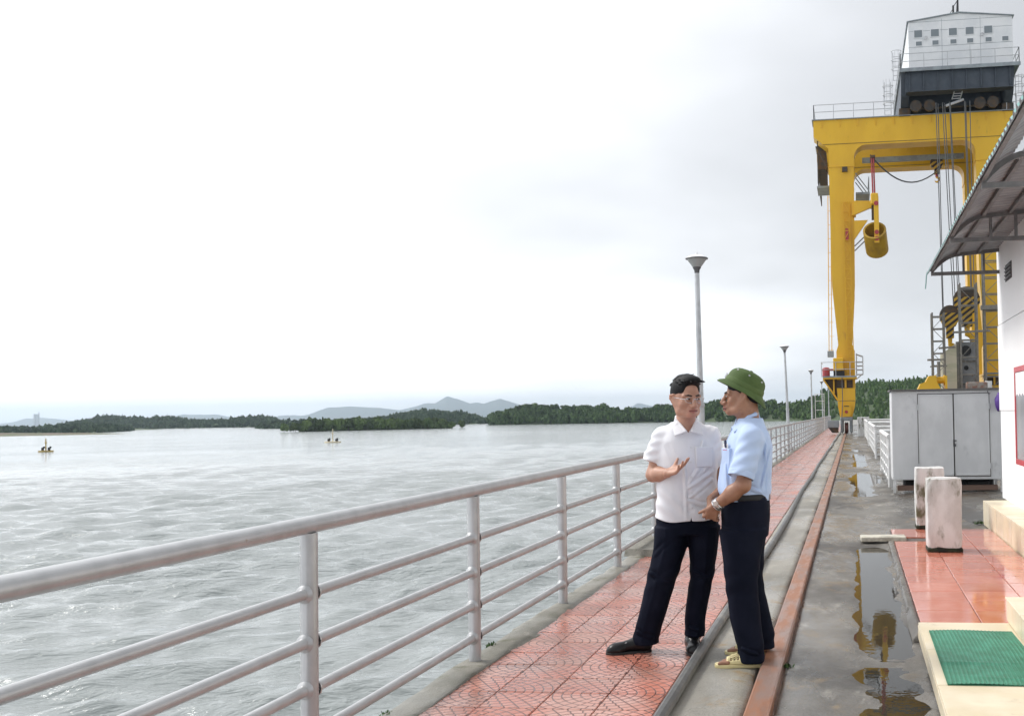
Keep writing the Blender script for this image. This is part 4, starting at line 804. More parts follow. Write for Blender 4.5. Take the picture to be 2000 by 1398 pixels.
# monorail beam with small hoist cable festoon, bracket arm with lifting tube
MB().box((4.4, 72.9, 18.55), (6.8, .25, .34)).build('monorail', M['steel_grey'], gc)
b = MB(); pts = [(1.45, 68.0, 17.75)]+[(1.45+4.6*u, 68.0+2*u, 17.75-.55*u-1.35*math.sin(math.pi*u)**.9) for u in np.linspace(.08, 1, 14)]; b.path(pts, .045, 6); b.build('festoon_cable', M['cable'], gc)
MB().prism([(.35, 14.75), (1.35, 14.7), (1.55, 14.9), (1.55, 14.2), (1.35, 14.25), (.35, 13.85)], 'y', Y1-.9, Y1-.6).build('bracket_arm', M['crane'], gc); MB().box((.35, Y1-.35, 14.3), (.24, .9, .9)).build('bracket_root', M['crane'], gc)
MB().prism([(.35, 13.5), (1.2, 13.5), (.35, 12.3)], 'y', Y1-.85, Y1-.6).build('bracket_arm', M['crane'], gc)
b = MB(); b.bar((.35, Y1-.7, 11.6), (1.1, Y1-.7, 12.3), .06); b.bar((.35, Y1-.7, 11.9), (1.0, Y1-.7, 12.5), .06); b.build('bracket_stay', M['crane_dark'], gc)
# ---- small hoist
def hook_block(x, y, ztop, w, name, lab, s=1., hookz=None):
    o = empty(name, (x, y, ztop), lab, 'hook block', None)
    zc = ztop-.55*s
    MB().lathe((x-.12*s, y, zc), [(0, 0), (w*.42, 0), (w*.46, .05*s), (w*.46, .19*s), (w*.42, .24*s), (0, .24*s)], 20, ax=(0, 0, 1)).build('sheave', M['crane_dark'], o) if False else None
    b = MB(); b.lathe((x, y+.2*s, zc), [(0, 0), (w*.5, 0), (w*.53, .05), (w*.53, .35*s), (w*.5, .4*s), (0, .4*s)], 24, ax=(0, -1, 0)); b.build('sheave', M['crane_dark'], o, True)
    body = [(-.52, .1), (.52, .1), (.52, -.2), (.3, -.62), (.2, -.66), (.2, -1.25), (-.2, -1.25), (-.2, -.66), (-.3, -.62), (-.52, -.2)]
    MB().prism([(x+a*w, zc+c*s) for a, c in body], 'y', y-.26*s, y+.26*s).build('cheek', M['stripe'], o)
    b = MB(); b.tube((x, y, zc-1.2*s), (x, y, zc-1.65*s), .14*s, 10, .1*s); pts = [(x+.02*s, y, zc-1.5*s)]+[(x+.24*s*math.sin(t)*1.0, y, zc-1.85*s-.25*s*-math.cos(t)) for t in np.linspace(0, 4.4, 12)]
    b.path(pts, [.13*s]*8+[.12*s, .1*s, .08*s, .05*s, .03*s], 8); b.build('hook', M['crane'], o, True)
    return o
def stripe_mat():
    m = bpy.data.materials.new('hazard_stripes'); m.use_nodes = True; t = m.node_tree; b = t.nodes['Principled BSDF']; b.inputs['Roughness'].default_value = .5
    g = N(t, 'ShaderNodeNewGeometry'); s = N(t, 'ShaderNodeSeparateXYZ'); lk(t, g.outputs['Position'], s.inputs[0])
    v = math_n(t, 'FRACT', math_n(t, 'MULTIPLY', math_n(t, 'SUBTRACT', s.outputs[2], math_n(t, 'MULTIPLY', s.outputs[0], .75)), 2.7)); k = math_n(t, 'GREATER_THAN', v, .5)
    mm = N(t, 'ShaderNodeMix', data_type='RGBA'); lk(t, k, mm.inputs[0]); mm.inputs[6].default_value = (.55, .33, .03, 1); mm.inputs[7].default_value = (.025, .022, .02, 1); lk(t, mm.outputs[2], b.inputs['Base Color']); return m
M['stripe'] = stripe_mat()
hA = hook_block(6.1, 67.2, 7.95, 1.15, 'hook_block', 'lower striped hook block holding the pale gate slab', 1.15); hB = hook_block(7.15, 67.2, 9.0, 1.5, 'hook_block', 'higher striped hook block beside the tall mast', 1.35)
hC = hook_block(5.98, 72.9, 18.5, .8, 'hook_block', 'small striped hook block under the crane girder', .62); hC.children[1]
b = MB(); b.tube((5.98, 72.9, 17.6), (5.98, 72.9, 17.2), .1, 8); b.build('shackle', M['red_machine'], hC)
# ---- lifting tube on the bracket
lt = empty('lifting_tube', (1.62, Y1-1.2, 11.1), 'yellow open lifting tube hanging from red rods beside the crane leg', 'lifting tube')
ctr = Vector((1.62, Y1-1.3, 12.55)); axis = Vector((-.1, -.81, .57)).normalized()
b = MB(); b.lathe(ctr, [(.72, .3), (.72, -1.5), (.6, -1.5), (.6, .3), (.72, .3)], 28, ax=axis); b.build('tube', M['ochre'], lt, True)
MB().box((1.72, Y1-1.75, 13.35), (.3, .12, 2.9)).build('strap', M['crane'], lt); MB().box((1.58, Y1-1.2, 13.9), (.28, .5, .9)).build('yoke', M['crane_dark'], lt)
MB().box((1.62, Y1-1.6, 14.65), (.46, .5, .7), bev=.05).build('clevis', M['crane'], lt)
for z in (14.35, 12.55, 12.15): MB().lathe((1.72, Y1-1.83, z), [(0, 0), (.14, 0), (.14, .08), (0, .08)], 12, ax=(0, -1, 0)).build('pin', M['red_machine'], lt)
for dx in (-.06, .06): MB().tube((1.6+dx, Y1-1.3, 15.0), (1.56+dx, Y1-1.2, 17.4), .05, 8).build('rod', M['red_machine'], lt)
MB().box((1.58, Y1-.6, 17.4), (.3, 1.5, .16)).build('hanger', M['crane_dark'], lt)
# ================================================================== TROLLEY WITH MACHINERY HOUSE
tr = empty('crane_trolley', (7, 72, 20.25), 'white machinery house on a dark steel trolley atop the yellow crane', 'crane trolley')
yh, zp = 66.5, 22.55; XL, XR = 3.33, 10.63
MB().box(((XL+XR)/2, 72, zp+.05), (XR-XL, 11, .1)).build('deck_plate', M['steel_grey'], tr); MB().box(((XL+XR)/2, yh-.02, zp+.02), (XR-XL+.02, .06, .22)).build('deck_edge', M['steel_grey'], tr)
fg = MB().box(((XL+XR)/2, yh+.75, zp-.65), (XR-XL-.75, .9, 1.28)).build('front_beam', M['slate'], tr)
for x in np.linspace(XL+.6, XR-.6, 8): MB().box((x, yh+.24, zp-.6), (.07, .12, 1.2)).build('rib', M['slate'], fg)
MB().box(((XL+XR)/2, yh+.55, zp-1.3), (XR-XL-.9, .9, .06)).build('lower_flange', M['slate'], fg)
for x in (XL+.35, XR-.55):
    MB().prism([(yh+.4, zp-.02), (yh+10.8, zp-.02), (yh+10.8, 20.5), (yh+2.6, 20.5), (yh+1.6, 20.7), (yh+.9, 21.2)], 'x', x-.25, x+.25).build('side_frame', M['slate'], tr)
    for k, y in enumerate((69, 75.9)): MB().box((x, y, 20.42), (.7, 1.6, .5)).build('bogie', M['crane_dark'], tr)
for y in (69.5, 72, 75): MB().box(((XL+XR)/2, y, 21.6), (XR-XL-.9, .5, 1.3)).build('cross_beam', M['slate'], tr)
for x in (4.35, 5.2, 8.3, 9.1): MB().lathe((x, 67.9, 20.62), [(0, 0), (.34, 0), (.36, .04), (.36, .3), (0, .3)], 20, ax=(0, -1, 0)).build('drum', M['crane_dark'], tr, True)
MB().bar((6.2, 67.6, 20.5), (7.3, 67.6, 20.85), .14).build('pipe', M['galv'], tr)
b = MB()
for x in (6.55, 7.05): b.bar((x, 67.3, 20.8), (x+.15, 67.0, 21.3), .05)
for k in range(4): b.bar((6.55+.04*k, 67.3-.08*k, 20.85+.13*k), (7.05+.04*k, 67.3-.08*k, 20.85+.13*k), .04)
b.build('access_ladder', M['galv'], tr)
hs = MB(); hx0, hx1, hy0, hy1 = 3.95, 10.3, 67.1, 77.2
hs.prism([(hx0, zp+.1), (hx1, zp+.1), (hx1, 25.75), (7.1, 26.12), (hx0, 25.75)], 'y', hy0, hy1); hw = hs.build('house_wall', M['house'], tr)
MB().prism([(hx0-.1, 25.74), (7.1, 26.13), (hx1+.1, 25.74), (hx1+.1, 25.79), (7.1, 26.19), (hx0-.1, 25.79)], 'y', hy0-.12, hy1+.1).build('roof', M['steel_grey'], tr)
sm = MB()
for z in (24.15, 25.15, 25.72): sm.box(((hx0+hx1)/2, hy0-.004, z), (hx1-hx0, .012, .018))
for x in (6.0, 7.7, 8.35): sm.box((x, hy0-.004, 24.3 if x != 7.7 else 23.4), (.018, .012, 3.1 if x != 7.7 else 1.45))
sm.build('panel_seams', M['steel_grey'], hw)
def window(x, z, w, h):
    f = MB().box((x, hy0-.01, z), (w+.1, .05, h+.1), bev=.012).build('window', M['house'], tr); MB().box((x, hy0-.04, z), (w, .012, h)).build('pane', M['win_glass'], f)
for x in (4.55, 5.58, 6.68, 7.7, 8.83): window(x, 24.98, .48, .44)
for x in (4.58, 5.6, 6.7, 7.72, 8.84, 9.85): window(x, 24.36, .36, .26)
for x in (5.0, 8.45): MB().lathe((x, hy0-.06, 24.66), [(0, 0), (.1, .03), (.12, .12), (0, .16)], 10, ax=(0, -1, 0)).build('flood_lamp', M['galv'], tr)
railing(tr, [(XL+.06, 77), (XL+.06, yh+.06), (XR-.06, yh+.06), (XR-.06, 77)], zp+.1, .95, 1.3, M['galv'], 'deck_railing')
b = MB(); b.tube((7.0, 67.3, 26.1), (7.05, 67.3, 27.4), .09, 6, .04); b.tube((6.75, 67.3, 26.0), (6.75, 67.3, 26.7), .06, 6); b.bar((6.75, 67.3, 26.6), (7.02, 67.3, 27.0), .04); b.bar((6.4, 67.3, 26.0), (6.75, 67.3, 26.5), .03); b.build('mast', M['black'], tr)
def cage(x, y, z0, z1, s):
    b = MB()
    for dx in (0, .4): b.bar((x+dx, y, z0), (x+dx, y, z1), .04)
    for z in np.arange(z0, z1, .3): b.bar((x, y, z), (x+.4, y, z), .025)
    for z in np.arange(z0+.6, z1+.01, .55):
        b.path([(x, y, z)]+[(x+.2+.38*math.cos(t), y-.42*math.sin(t)-.25, z) for t in np.linspace(2.6, .55, 7)]+[(x+.4, y, z)], .02, 5)
    for t in np.linspace(2.4, .75, 4): b.bar((x+.2+.38*math.cos(t), y-.42*math.sin(t)-.25, z0+.6), (x+.2+.38*math.cos(t), y-.42*math.sin(t)-.25, z1), .02)
    b.build('caged_ladder', M['galv'], tr)
cage(XL-.35, 67.6, 22.3, 24.0, -1); cage(XL-.9, 68.2, 20.3, 22.4, -1); cage(XR-.1, 68, 20.4, 22.2, 1)
for xt, xb, yy, zb_ in ((5.55, 5.68, 67.1, 7.6), (5.7, 5.75, 67.35, 7.6), (5.95, 6.35, 67.1, 7.6), (6.1, 6.5, 67.3, 7.6), (6.38, 6.62, 67.05, 8.6), (6.45, 6.75, 67.3, 8.6), (7.3, 7.42, 67.1, 8.6), (7.38, 7.5, 67.25, 8.6), (7.62, 7.62, 67.1, 8.6)):
    MB().tube((xb, yy, zb_), (xt, yy, 20.6), .028, 6).build('rope', M['rope'], tr)
# ================================================================== GATE SLAB, MASTS, MACHINERY BEHIND THE CABINET
M['slab'] = mat('gate_slab', (.5, .47, .37), .8, c2=(.42, .41, .3), scale=.9, stretch=(.6, .6, 2.5), lo=.45, hi=.6); M['slab_side'] = mat('gate_face', (.3, .31, .32), .7, c2=(.24, .25, .26), scale=2, c3=(.2, .14, .1), s3=3); M['scaff'] = mat('scaffold_steel', (.16, .155, .14), .65, c2=(.24, .22, .19), scale=6)
gs = empty('gate_slab', (6.5, 68, 0), 'tall pale stop log gate held by the lower hook block', 'gate')
MB().prism([(5.72, 66.0), (6.45, 67.0), (6.45, 71), (5.72, 70)], 'z', 0, 4.95).build('skin_plate', M['slab'], gs) if False else MB().add([(5.62, 66.6, 0), (6.38, 66.2, 0), (6.38, 69, 0), (5.62, 69, 0), (5.62, 66.6, 4.95), (6.38, 66.2, 5.5), (6.38, 69, 5.5), (5.62, 69, 4.95)], [(0, 3, 2, 1), (4, 5, 6, 7), (0, 1, 5, 4), (1, 2, 6, 5), (2, 3, 7, 6), (3, 0, 4, 7)]).build('skin_plate', M['slab'], gs)
MB().box((6.46, 66.5, 2.8), (.14, .5, 5.6)).build('edge_seal', M['scaff'], gs)
MB().box((7.08, 67.2, 2.8), (1.08, .9, 5.6)).build('web_plate', M['slab_side'], gs)
for z in (1.5, 3.0, 4.4): MB().box((7.08, 66.72, z), (1.1, .08, .09)).build('web_rib', M['scaff'], gs)
for z in (2.4, 4.0): MB().lathe((7.0, 66.74, z), [(0, 0), (.14, 0), (.14, .02), (0, .02)], 12, ax=(0, -1, 0)).build('pin_hole', M['black'], gs)
MB().lathe((7.0, 66.73, 5.05), [(0, 0), (.32, 0), (.32, .05), (.12, .06), (0, .06)], 16, ax=(0, -1, 0)).build('pin_hole', M['black'], gs)
def mast(x0, x1, y, z0, z1, step, lab, r=.05):
    o = empty('lattice_mast', ((x0+x1)/2, y, z0), lab, 'lattice mast', 'scaffold masts beside the gate'); d = .8
    for x in (x0, x1):
        for yy in (y, y+d): MB().bar((x, yy, z0), (x, yy, z1), r*2).build('upright', M['scaff'], o)
    zs = np.arange(z0+.4, z1+.01, step)
    for i, z in enumerate(zs):
        MB().bar((x0, y, z), (x1, y, z), r*1.4).build('rung', M['scaff'], o); MB().bar((x0, y+d, z), (x1, y+d, z), r).build('rung', M['scaff'], o)
        if i: MB().bar(((x0 if i % 2 else x1), y, zs[i-1]), ((x1 if i % 2 else x0), y, z), r*.7).build('brace', M['scaff'], o)
    return o
m1 = mast(4.95, 5.66, 66.0, 0, 7.4, .75, 'short scaffold mast beside the pale skin of the gate'); mast(6.6, 7.58, 65.6, 0, 9.1, 1.05, 'scaffold mast standing in front of the higher hook block'); mast(8.05, 9.1, 65.6, 0, 11.6, 1.0, 'tall scaffold mast in front of the crane leg by the white building')
MB().bar((4.6, 65.9, 4.5), (5.7, 65.9, 4.5), .12).build('plank', M['scaff'], m1); MB().bar((5.3, 65.9, 5.2), (6.3, 65.9, 5.25), .12).build('plank', M['scaff'], m1)
b = MB(); b.bar((6.1, 65.3, 6.1), (8.3, 65.3, 6.15), .16, .12); tag(b.build('scaffold_plank', M['scaff'], loc=(7.2, 65.3, 6.1)), 'scaffold plank bridging the two taller masts', 'plank')
b = MB(); b.bar((7.8, 65.4, 7.55), (9.2, 65.4, 7.55), .4, .26); tag(b.build('scaffold_beam', M['scaff'], loc=(8.5, 65.4, 7.5)), 'thick beam fixed across the tall scaffold mast', 'beam')
ym = empty('winch', (4.5, 64, 0), 'yellow winch machinery seen above the steel cabinet', 'winch')
MB().box((4.6, 64, 1.3), (1.7, 1.4, 2.6), bev=.05).build('base', M['crane'], ym); MB().prism([(3.8, 2.6), (4.0, 3.0), (4.3, 3.1), (4.5, 3.45), (4.9, 3.45), (4.95, 3.1), (5.2, 2.6)], 'y', 63.4, 64.5).build('housing', M['crane'], ym)
MB().lathe((4.85, 64, 3.2), [(0, 0), (.3, 0), (.3, .1), (.2, .12), (.2, .5), (.3, .52), (.3, .6), (0, .6)], 14, ax=(1, 0, 0)).build('drum', M['crane'], ym); MB().box((5.5, 64, 3.0), (.12, 1, .9)).build('side_plate', M['crane'], ym)
MB().tube((5.1, 63.8, 3.4), (5.1, 63.8, 4.3), .1, 8).build('post', M['scaff'], ym); MB().bar((4.6, 63.8, 4.0), (5.6, 63.8, 4.02), .08).build('handle', M['scaff'], ym)
b = MB(); b.box((7.2, 64.5, 1.25), (1.6, 1.2, 2.5), bev=.05); b.box((7.3, 64.2, 2.8), (1.2, .5, .5), bev=.05); tag(b.build('gate_cradle', mat('cradle_rust', (.22, .11, .08), .8, c2=(.3, .27, .24), scale=3), loc=(7.2, 64.5, 0)), 'rusty cradle at the foot of the pale gate', 'cradle')
b = MB(); b.tube((8.0, 64.2, 0), (8.0, 64.2, 3.1), .2, 12); tag(b.build('vent_pipe', M['white_paint'], loc=(8, 64.2, 0)), 'white vertical pipe between gate and tall scaffold mast', 'pipe')
# ================================================================== PEOPLE (implicit surfaces, one continuous mesh per body or garment)
class Field:
    def __init__(s, lo, hi, h):
        s.lo = np.array(lo, np.float32); s.h = h; s.n = np.ceil((np.array(hi)-s.lo)/h).astype(int)+1; s.F = np.full(s.n, .25, np.float32)
        s.ax = [(s.lo[i]+h*np.arange(s.n[i])).astype(np.float32) for i in range(3)]
    def sub_(s, lo, hi):
        a = np.clip(np.floor((np.array(lo)-s.lo)/s.h).astype(int), 0, s.n-1); b = np.clip(np.ceil((np.array(hi)-s.lo)/s.h).astype(int)+1, 1, s.n)
        sl = tuple(slice(x, max(y, x+1)) for x, y in zip(a, b)); return sl, np.meshgrid(*[s.ax[i][sl[i]] for i in range(3)], indexing='ij', sparse=True)
    def put(s, fn, lo, hi, k=.01, op='add'):
        pad = k+.03; sl, (X, Y, Z) = s.sub_(np.array(lo)-pad, np.array(hi)+pad); d = fn(X, Y, Z).astype(np.float32); a = s.F[sl]
        if op == 'add':
            if k <= 1e-6: r = np.minimum(a, d)
            else: hh = np.clip(.5+.5*(d-a)/k, 0, 1); r = d*(1-hh)+a*hh-k*hh*(1-hh); r = a*0+(d*(1-hh)+a*hh-k*hh*(1-hh)); r = np.where(hh >= 1, d*0+np.minimum(a, d), r)
        else:
            d = -d; k = max(k, 1e-4); hh = np.clip(.5-.5*(d-a)/k, 0, 1); r = d*(1-hh)+a*hh+k*hh*(1-hh)
        s.F[sl] = r; return s
    def cone(s, a, b, ra, rb, k=.01, op='add'):
        a, b = np.array(a, float), np.array(b, float); ba = b-a; L = ba@ba
        def fn(X, Y, Z):
            px, py, pz = X-a[0], Y-a[1], Z-a[2]; t = np.clip((px*ba[0]+py*ba[1]+pz*ba[2])/L, 0, 1); return np.sqrt((px-t*ba[0])**2+(py-t*ba[1])**2+(pz-t*ba[2])**2)-(ra+(rb-ra)*t)
        m = max(ra, rb); return s.put(fn, np.minimum(a, b)-m, np.maximum(a, b)+m, k, op)
    def chain(s, pts, rs, k=.01):
        for i in range(len(pts)-1): s.cone(pts[i], pts[i+1], rs[i], rs[i+1], k)
        return s
    def ell(s, c, r, rot=None, k=.01, op='add'):
        c = np.array(c, float); r = np.array(r, float); Rm = np.eye(3) if rot is None else np.array(rot)
        def fn(X, Y, Z):
            x, y, z = X-c[0], Y-c[1], Z-c[2]; q = [Rm[0, i]*x+Rm[1, i]*y+Rm[2, i]*z for i in range(3)]
            k0 = np.sqrt(sum((q[i]/r[i])**2 for i in range(3)))+1e-6; k1 = np.sqrt(sum((q[i]/r[i]**2)**2 for i in range(3)))+1e-6; return k0*(k0-1)/k1
        m = r.max(); return s.put(fn, c-m, c+m, k, op)
    def box(s, c, hs, rot=None, rnd=.003, k=.004, op='add'):
        c = np.array(c, float); Rm = np.eye(3) if rot is None else np.array(rot)
        def fn(X, Y, Z):
            x, y, z = X-c[0], Y-c[1], Z-c[2]; q = [np.abs(Rm[0, i]*x+Rm[1, i]*y+Rm[2, i]*z)-hs[i]+rnd for i in range(3)]
            return np.sqrt(sum(np.maximum(u, 0)**2 for u in q))+np.minimum(np.maximum(np.maximum(q[0], q[1]), q[2]), 0)-rnd
        m = np.linalg.norm(hs); return s.put(fn, c-m, c+m, k, op)
    def loft(s, rings, yaw, k=.02, e=2.4, disp=None, op='add'):
        """rings: (z, cx, cy, side radius, depth radius); yaw = facing angle, front direction (cos, sin)"""
        Rg = np.array(sorted(rings)); z0, z1 = Rg[0, 0], Rg[-1, 0]; m = Rg[:, 3:].max()+.02; f = (math.cos(yaw), math.sin(yaw))
        def sm(z, j):
            return np.interp(z, Rg[:, 0], Rg[:, j])
        zz = np.linspace(z0, z1, 200); tab = []
        for j in range(1, 5):
            v = np.interp(zz, Rg[:, 0], Rg[:, j]); ker = np.hanning(15); ker /= ker.sum(); v = np.convolve(np.pad(v, 7, mode='edge'), ker, 'valid'); tab.append(v)
        def fn(X, Y, Z):
            cx_, cy_, rs_, rd_ = (np.interp(Z, zz, t) for t in tab); dx, dy = X-cx_, Y-cy_; a = dx*f[0]+dy*f[1]; b = -dx*f[1]+dy*f[0]
            q = ((np.abs(a)/rd_)**e+(np.abs(b)/rs_)**e)**(1/e); d = (q-1)*np.minimum(rs_, rd_)
            if disp is not None: d = d+disp(X, Y, Z, a, b)
            return np.maximum(d, np.maximum(z0-Z, Z-z1))
        return s.put(fn, (Rg[:, 1].min()-m, Rg[:, 2].min()-m, z0), (Rg[:, 1].max()+m, Rg[:, 2].max()+m, z1), k, op)
    def cut(s, p, n, k=.002):
        p = np.array(p); n = np.array(n, float); n /= np.linalg.norm(n)   # remove the side the normal points to
        X, Y, Z = np.meshgrid(*s.ax, indexing='ij', sparse=True); d = (X-p[0])*n[0]+(Y-p[1])*n[1]+(Z-p[2])*n[2]; s.F = np.maximum(s.F, d.astype(np.float32)); return s
    def mesh(s, name, m, smooth_it=0):
        F = s.F; F[0], F[-1] = .2, .2; F[:, 0], F[:, -1] = .2, .2; F[:, :, 0], F[:, :, -1] = .2, .2; S = F < 0; nx, ny, nz = F.shape
        c = np.zeros((nx-1, ny-1, nz-1), np.int8)
        for dx in (0, 1):
            for dy in (0, 1):
                for dz in (0, 1): c += S[dx:nx-1+dx, dy:ny-1+dy, dz:nz-1+dz]
        act = (c > 0) & (c < 8); I = np.stack(np.nonzero(act), -1); vid = np.full(act.shape, -1, np.int32); vid[act] = np.arange(len(I))
        P = np.zeros((len(I), 3)); W_ = np.zeros(len(I)); off = [(a, b, d) for a in (0, 1) for b in (0, 1) for d in (0, 1)]; val = {o: F[I[:, 0]+o[0], I[:, 1]+o[1], I[:, 2]+o[2]] for o in off}
        for o in off:
            for a in range(3):
                if o[a]: continue
                q = list(o); q[a] = 1; q = tuple(q); v0, v1 = val[o], val[q]; cr = (v0 < 0) != (v1 < 0); t = np.where(cr, v0/np.where(cr, v0-v1, 1), 0)
                for ax_ in range(3): P[:, ax_] += np.where(cr, o[ax_]+(t if ax_ == a else 0), 0)
                W_ += cr
        V = s.lo+s.h*(I+P/W_[:, None]); Q = []
        for a in range(3):
            u, w = [(1, 2), (2, 0), (0, 1)][a]; sl0 = [slice(None)]*3; sl1 = [slice(None)]*3; sl0[a] = slice(0, -1); sl1[a] = slice(1, None)
            A, B = S[tuple(sl0)], S[tuple(sl1)]; E = np.stack(np.nonzero(A != B), -1); E = E[(E[:, u] > 0) & (E[:, w] > 0)]
            def g(du, dw):
                J = E.copy(); J[:, u] += du; J[:, w] += dw; return vid[J[:, 0], J[:, 1], J[:, 2]]
            q = np.stack([g(-1, -1), g(0, -1), g(0, 0), g(-1, 0)], -1); fl = ~A[E[:, 0], E[:, 1], E[:, 2]]; q[fl] = q[fl][:, ::-1]; Q.append(q)
        return np_mesh(name, V, np.vstack(Q), m)
def frame(front, up=(0, 0, 1)):
    f = Vector(front).normalized(); u = Vector(up); l = u.cross(f).normalized(); u = f.cross(l)
    return np.array([[l.x, f.x, u.x], [l.y, f.y, u.y], [l.z, f.z, u.z]])       # columns: left, front, up
def hand(F, wrist, dirv, palm_n, thumb_side, curl, spread=.06, L=1., thumb=(.4, .5), k=.006):
    """wrist point, direction to the fingers, palm normal (out of the palm), thumb side +1/-1 along dir x palm"""
    d = np.array(dirv, float); d /= np.linalg.norm(d); n = np.array(palm_n, float); n -= d*(n@d); n /= np.linalg.norm(n); s = np.cross(d, n)*thumb_side; w = np.array(wrist, float)
    lens = [(.041, .025, .021), (.045, .028, .022), (.042, .026, .021), (.034, .02, .018)]; offs = [.029, .010, -.010, -.028]
    for i in range(4):
        kn = w+d*(.088-.006*abs(i-1))*L+s*offs[i]*L; F.cone(w+s*offs[i]*.45*L, kn, .017*L, .0125*L, .012)
        ang = 0; p = kn; dd = d+s*spread*(1.5-i)
        for j in range(3):
            ang += (curl[i] if hasattr(curl, '__len__') else curl)*(1., 1.1, .7)[j]; v = dd*math.cos(ang)+n*math.sin(ang); v /= np.linalg.norm(v); q = p+v*lens[i][j]*L; F.cone(p, q, (.0098, .0088, .0082)[j]*L, (.0088, .0082, .0066)[j]*L, .002 if j == 0 else .001); p = q
    F.cone(w+d*.012*L+s*.012, w+d*.045*L+s*.032*L+n*.008, .018*L, .015*L, .012)
    p = w+d*.042*L+s*.03*L+n*.008; v = d*math.cos(thumb[0]+.5)+s*math.sin(thumb[0]+.5)+n*.25; v /= np.linalg.norm(v); q = p+v*.036*L; F.cone(p, q, .0125*L, .0105*L, .006)
    v2 = v+d*thumb[1]*.4+n*thumb[1]*.2; v2 /= np.linalg.norm(v2); F.cone(q, q+v2*.03*L, .0102*L, .0075*L, .001)
def head(F, chin, Rm, sc=1., jaw=1., mouth_open=0.):
    """chin = point under the chin, Rm columns left/front/up"""
    P = lambda x, y, z: np.array(chin)+Rm@np.array([x, y, z])*sc
    E = lambda c, r, k, op='add': F.ell(P(*c), np.array(r)*sc, Rm, k*sc, op)
    E((0, -.022, .142), (.077, .096, .088), .01); E((0, .012, .085), (.067, .066, .08), .025); E((0, .03, .035), (.05*jaw, .047, .036), .03)
    E((0, .072, .018), (.027, .02, .02), .02)
    for s in (-1, 1):
        F.cone(P(s*.066, -.012, .075), P(s*.05*jaw, .018, .026), .02*sc, .022*sc, .025*sc); F.cone(P(s*.05*jaw, .02, .026), P(s*.018, .062, .014), .022*sc, .016*sc, .02*sc)
        E((s*.043, .05, .076), (.024, .022, .024), .02)                                              # cheek
        F.cone(P(s*.012, .082, .121), P(s*.05, .063, .121), .009*sc, .01*sc, .016*sc)                  # brow
        F.ell(P(s*.033, .098, .105), np.array((.02, .02, .011))*sc, Rm, .012*sc, 'sub'); E((s*.032, .07, .104), (.014, .0125, .0115), .004)
        F.cone(P(s*.019, .088, .071), P(s*.013, .099, .062), .0085*sc, .0095*sc, .008*sc)               # nostril wing
        F.chain([P(s*.074, -.004, .066), P(s*.083, -.016, .08), P(s*.092, -.03, .1), P(s*.093, -.027, .118), P(s*.082, -.01, .124)], [.0085*sc, .0075*sc, .007*sc, .007*sc, .006*sc], .004*sc); E((s*.08, -.018, .096), (.007, .018, .026), .006)
    F.chain([P(0, .081, .118), P(0, .095, .09), P(0, .1065, .071)], [.0095*sc, .0105*sc, .014*sc], .009*sc)
    F.cone(P(0, .102, .066), P(0, .096, .06), .009*sc, .008*sc, .008*sc)
    E((0, .072, .045), (.03, .022, .02), .015)
    F.chain([P(-.024, .082, .0405), P(0, .094, .0435), P(.024, .082, .0405)], [.0045*sc, .0068*sc, .0045*sc], .005*sc); F.chain([P(-.021, .081, .033-mouth_open), P(0, .091, .031-mouth_open), P(.021, .081, .033-mouth_open)], [.0045*sc, .0075*sc, .0045*sc], .005*sc)
    F.cone(P(-.021, .096, .0372-mouth_open/2), P(.021, .096, .0372-mouth_open/2), .0022*sc+mouth_open*.4, .0022*sc+mouth_open*.4, .002*sc, 'sub')
    return P
M['skin_a'] = mat('skin_light', (.48, .265, .185), .5, c2=(.4, .205, .14), scale=14, sss=.12, c3=(.52, .25, .18), s3=9, l3=.55, h3=.75); M['skin_b'] = mat('skin_tan', (.35, .18, .112), .5, c2=(.28, .135, .082), scale=14, sss=.1)
M['hair'] = mat('hair', (.005, .005, .0055), .6, c2=(.012, .011, .011), scale=90, stretch=(1, .25, .25), spec=.2, bump=.8, bscale=220, dist=.003); M['mouth'] = mat('mouth', (.06, .02, .018), .6); M['lip'] = mat('lip', (.36, .13, .105), .5); M['brow'] = mat('eyebrow', (.015, .012, .011), .7); M['eye_white'] = mat('eye_white', (.6, .57, .54), .25); M['iris'] = mat('iris', (.02, .012, .01), .2)
def cloth(name, c, c2, rough, bump=.12, sc=5, spec=.3): return mat(name, c, rough, c2=c2, scale=sc, bump=bump, bscale=380, dist=.0015, spec=spec)
M['shirt_w'] = cloth('white_cotton', (.8, .8, .83), (.76, .76, .8), .75); M['shirt_b'] = cloth('pale_blue_cotton', (.47, .58, .79), (.43, .54, .76), .75); M['navy'] = cloth('navy_wool', (.006, .008, .017), (.009, .011, .022), .8, spec=.08); M['leather'] = mat('black_leather', (.008, .008, .009), .3, bump=.1, bscale=90, dist=.001, spec=.3); M['slipper'] = mat('cream_rubber', (.74, .64, .34), .5, c2=(.68, .58, .3), scale=8); M['sole'] = mat('sole', (.02, .02, .02), .6)
M['helmet'] = mat('green_felt', (.058, .098, .024), .8, c2=(.07, .115, .03), scale=20, bump=.2, bscale=220, dist=.001); M['helmet_band'] = mat('green_band', (.08, .128, .036), .75); M['helmet_in'] = mat('helmet_lining', (.03, .035, .03), .8); M['silver'] = mat('silver', (.62, .62, .63), .25, .8); M['lens'] = mat('lens', (.5, .42, .38), .08)
M['button'] = mat('button', (.7, .7, .72), .4); M['badge_dark'] = mat('pen_dark', (.03, .035, .08), .4); M['badge_red'] = mat('badge_red', (.5, .05, .1), .5)
def wr(X, Y, Z, seed, f, amp): return amp*wnoise(X, Y, Z, seed, 3, f)
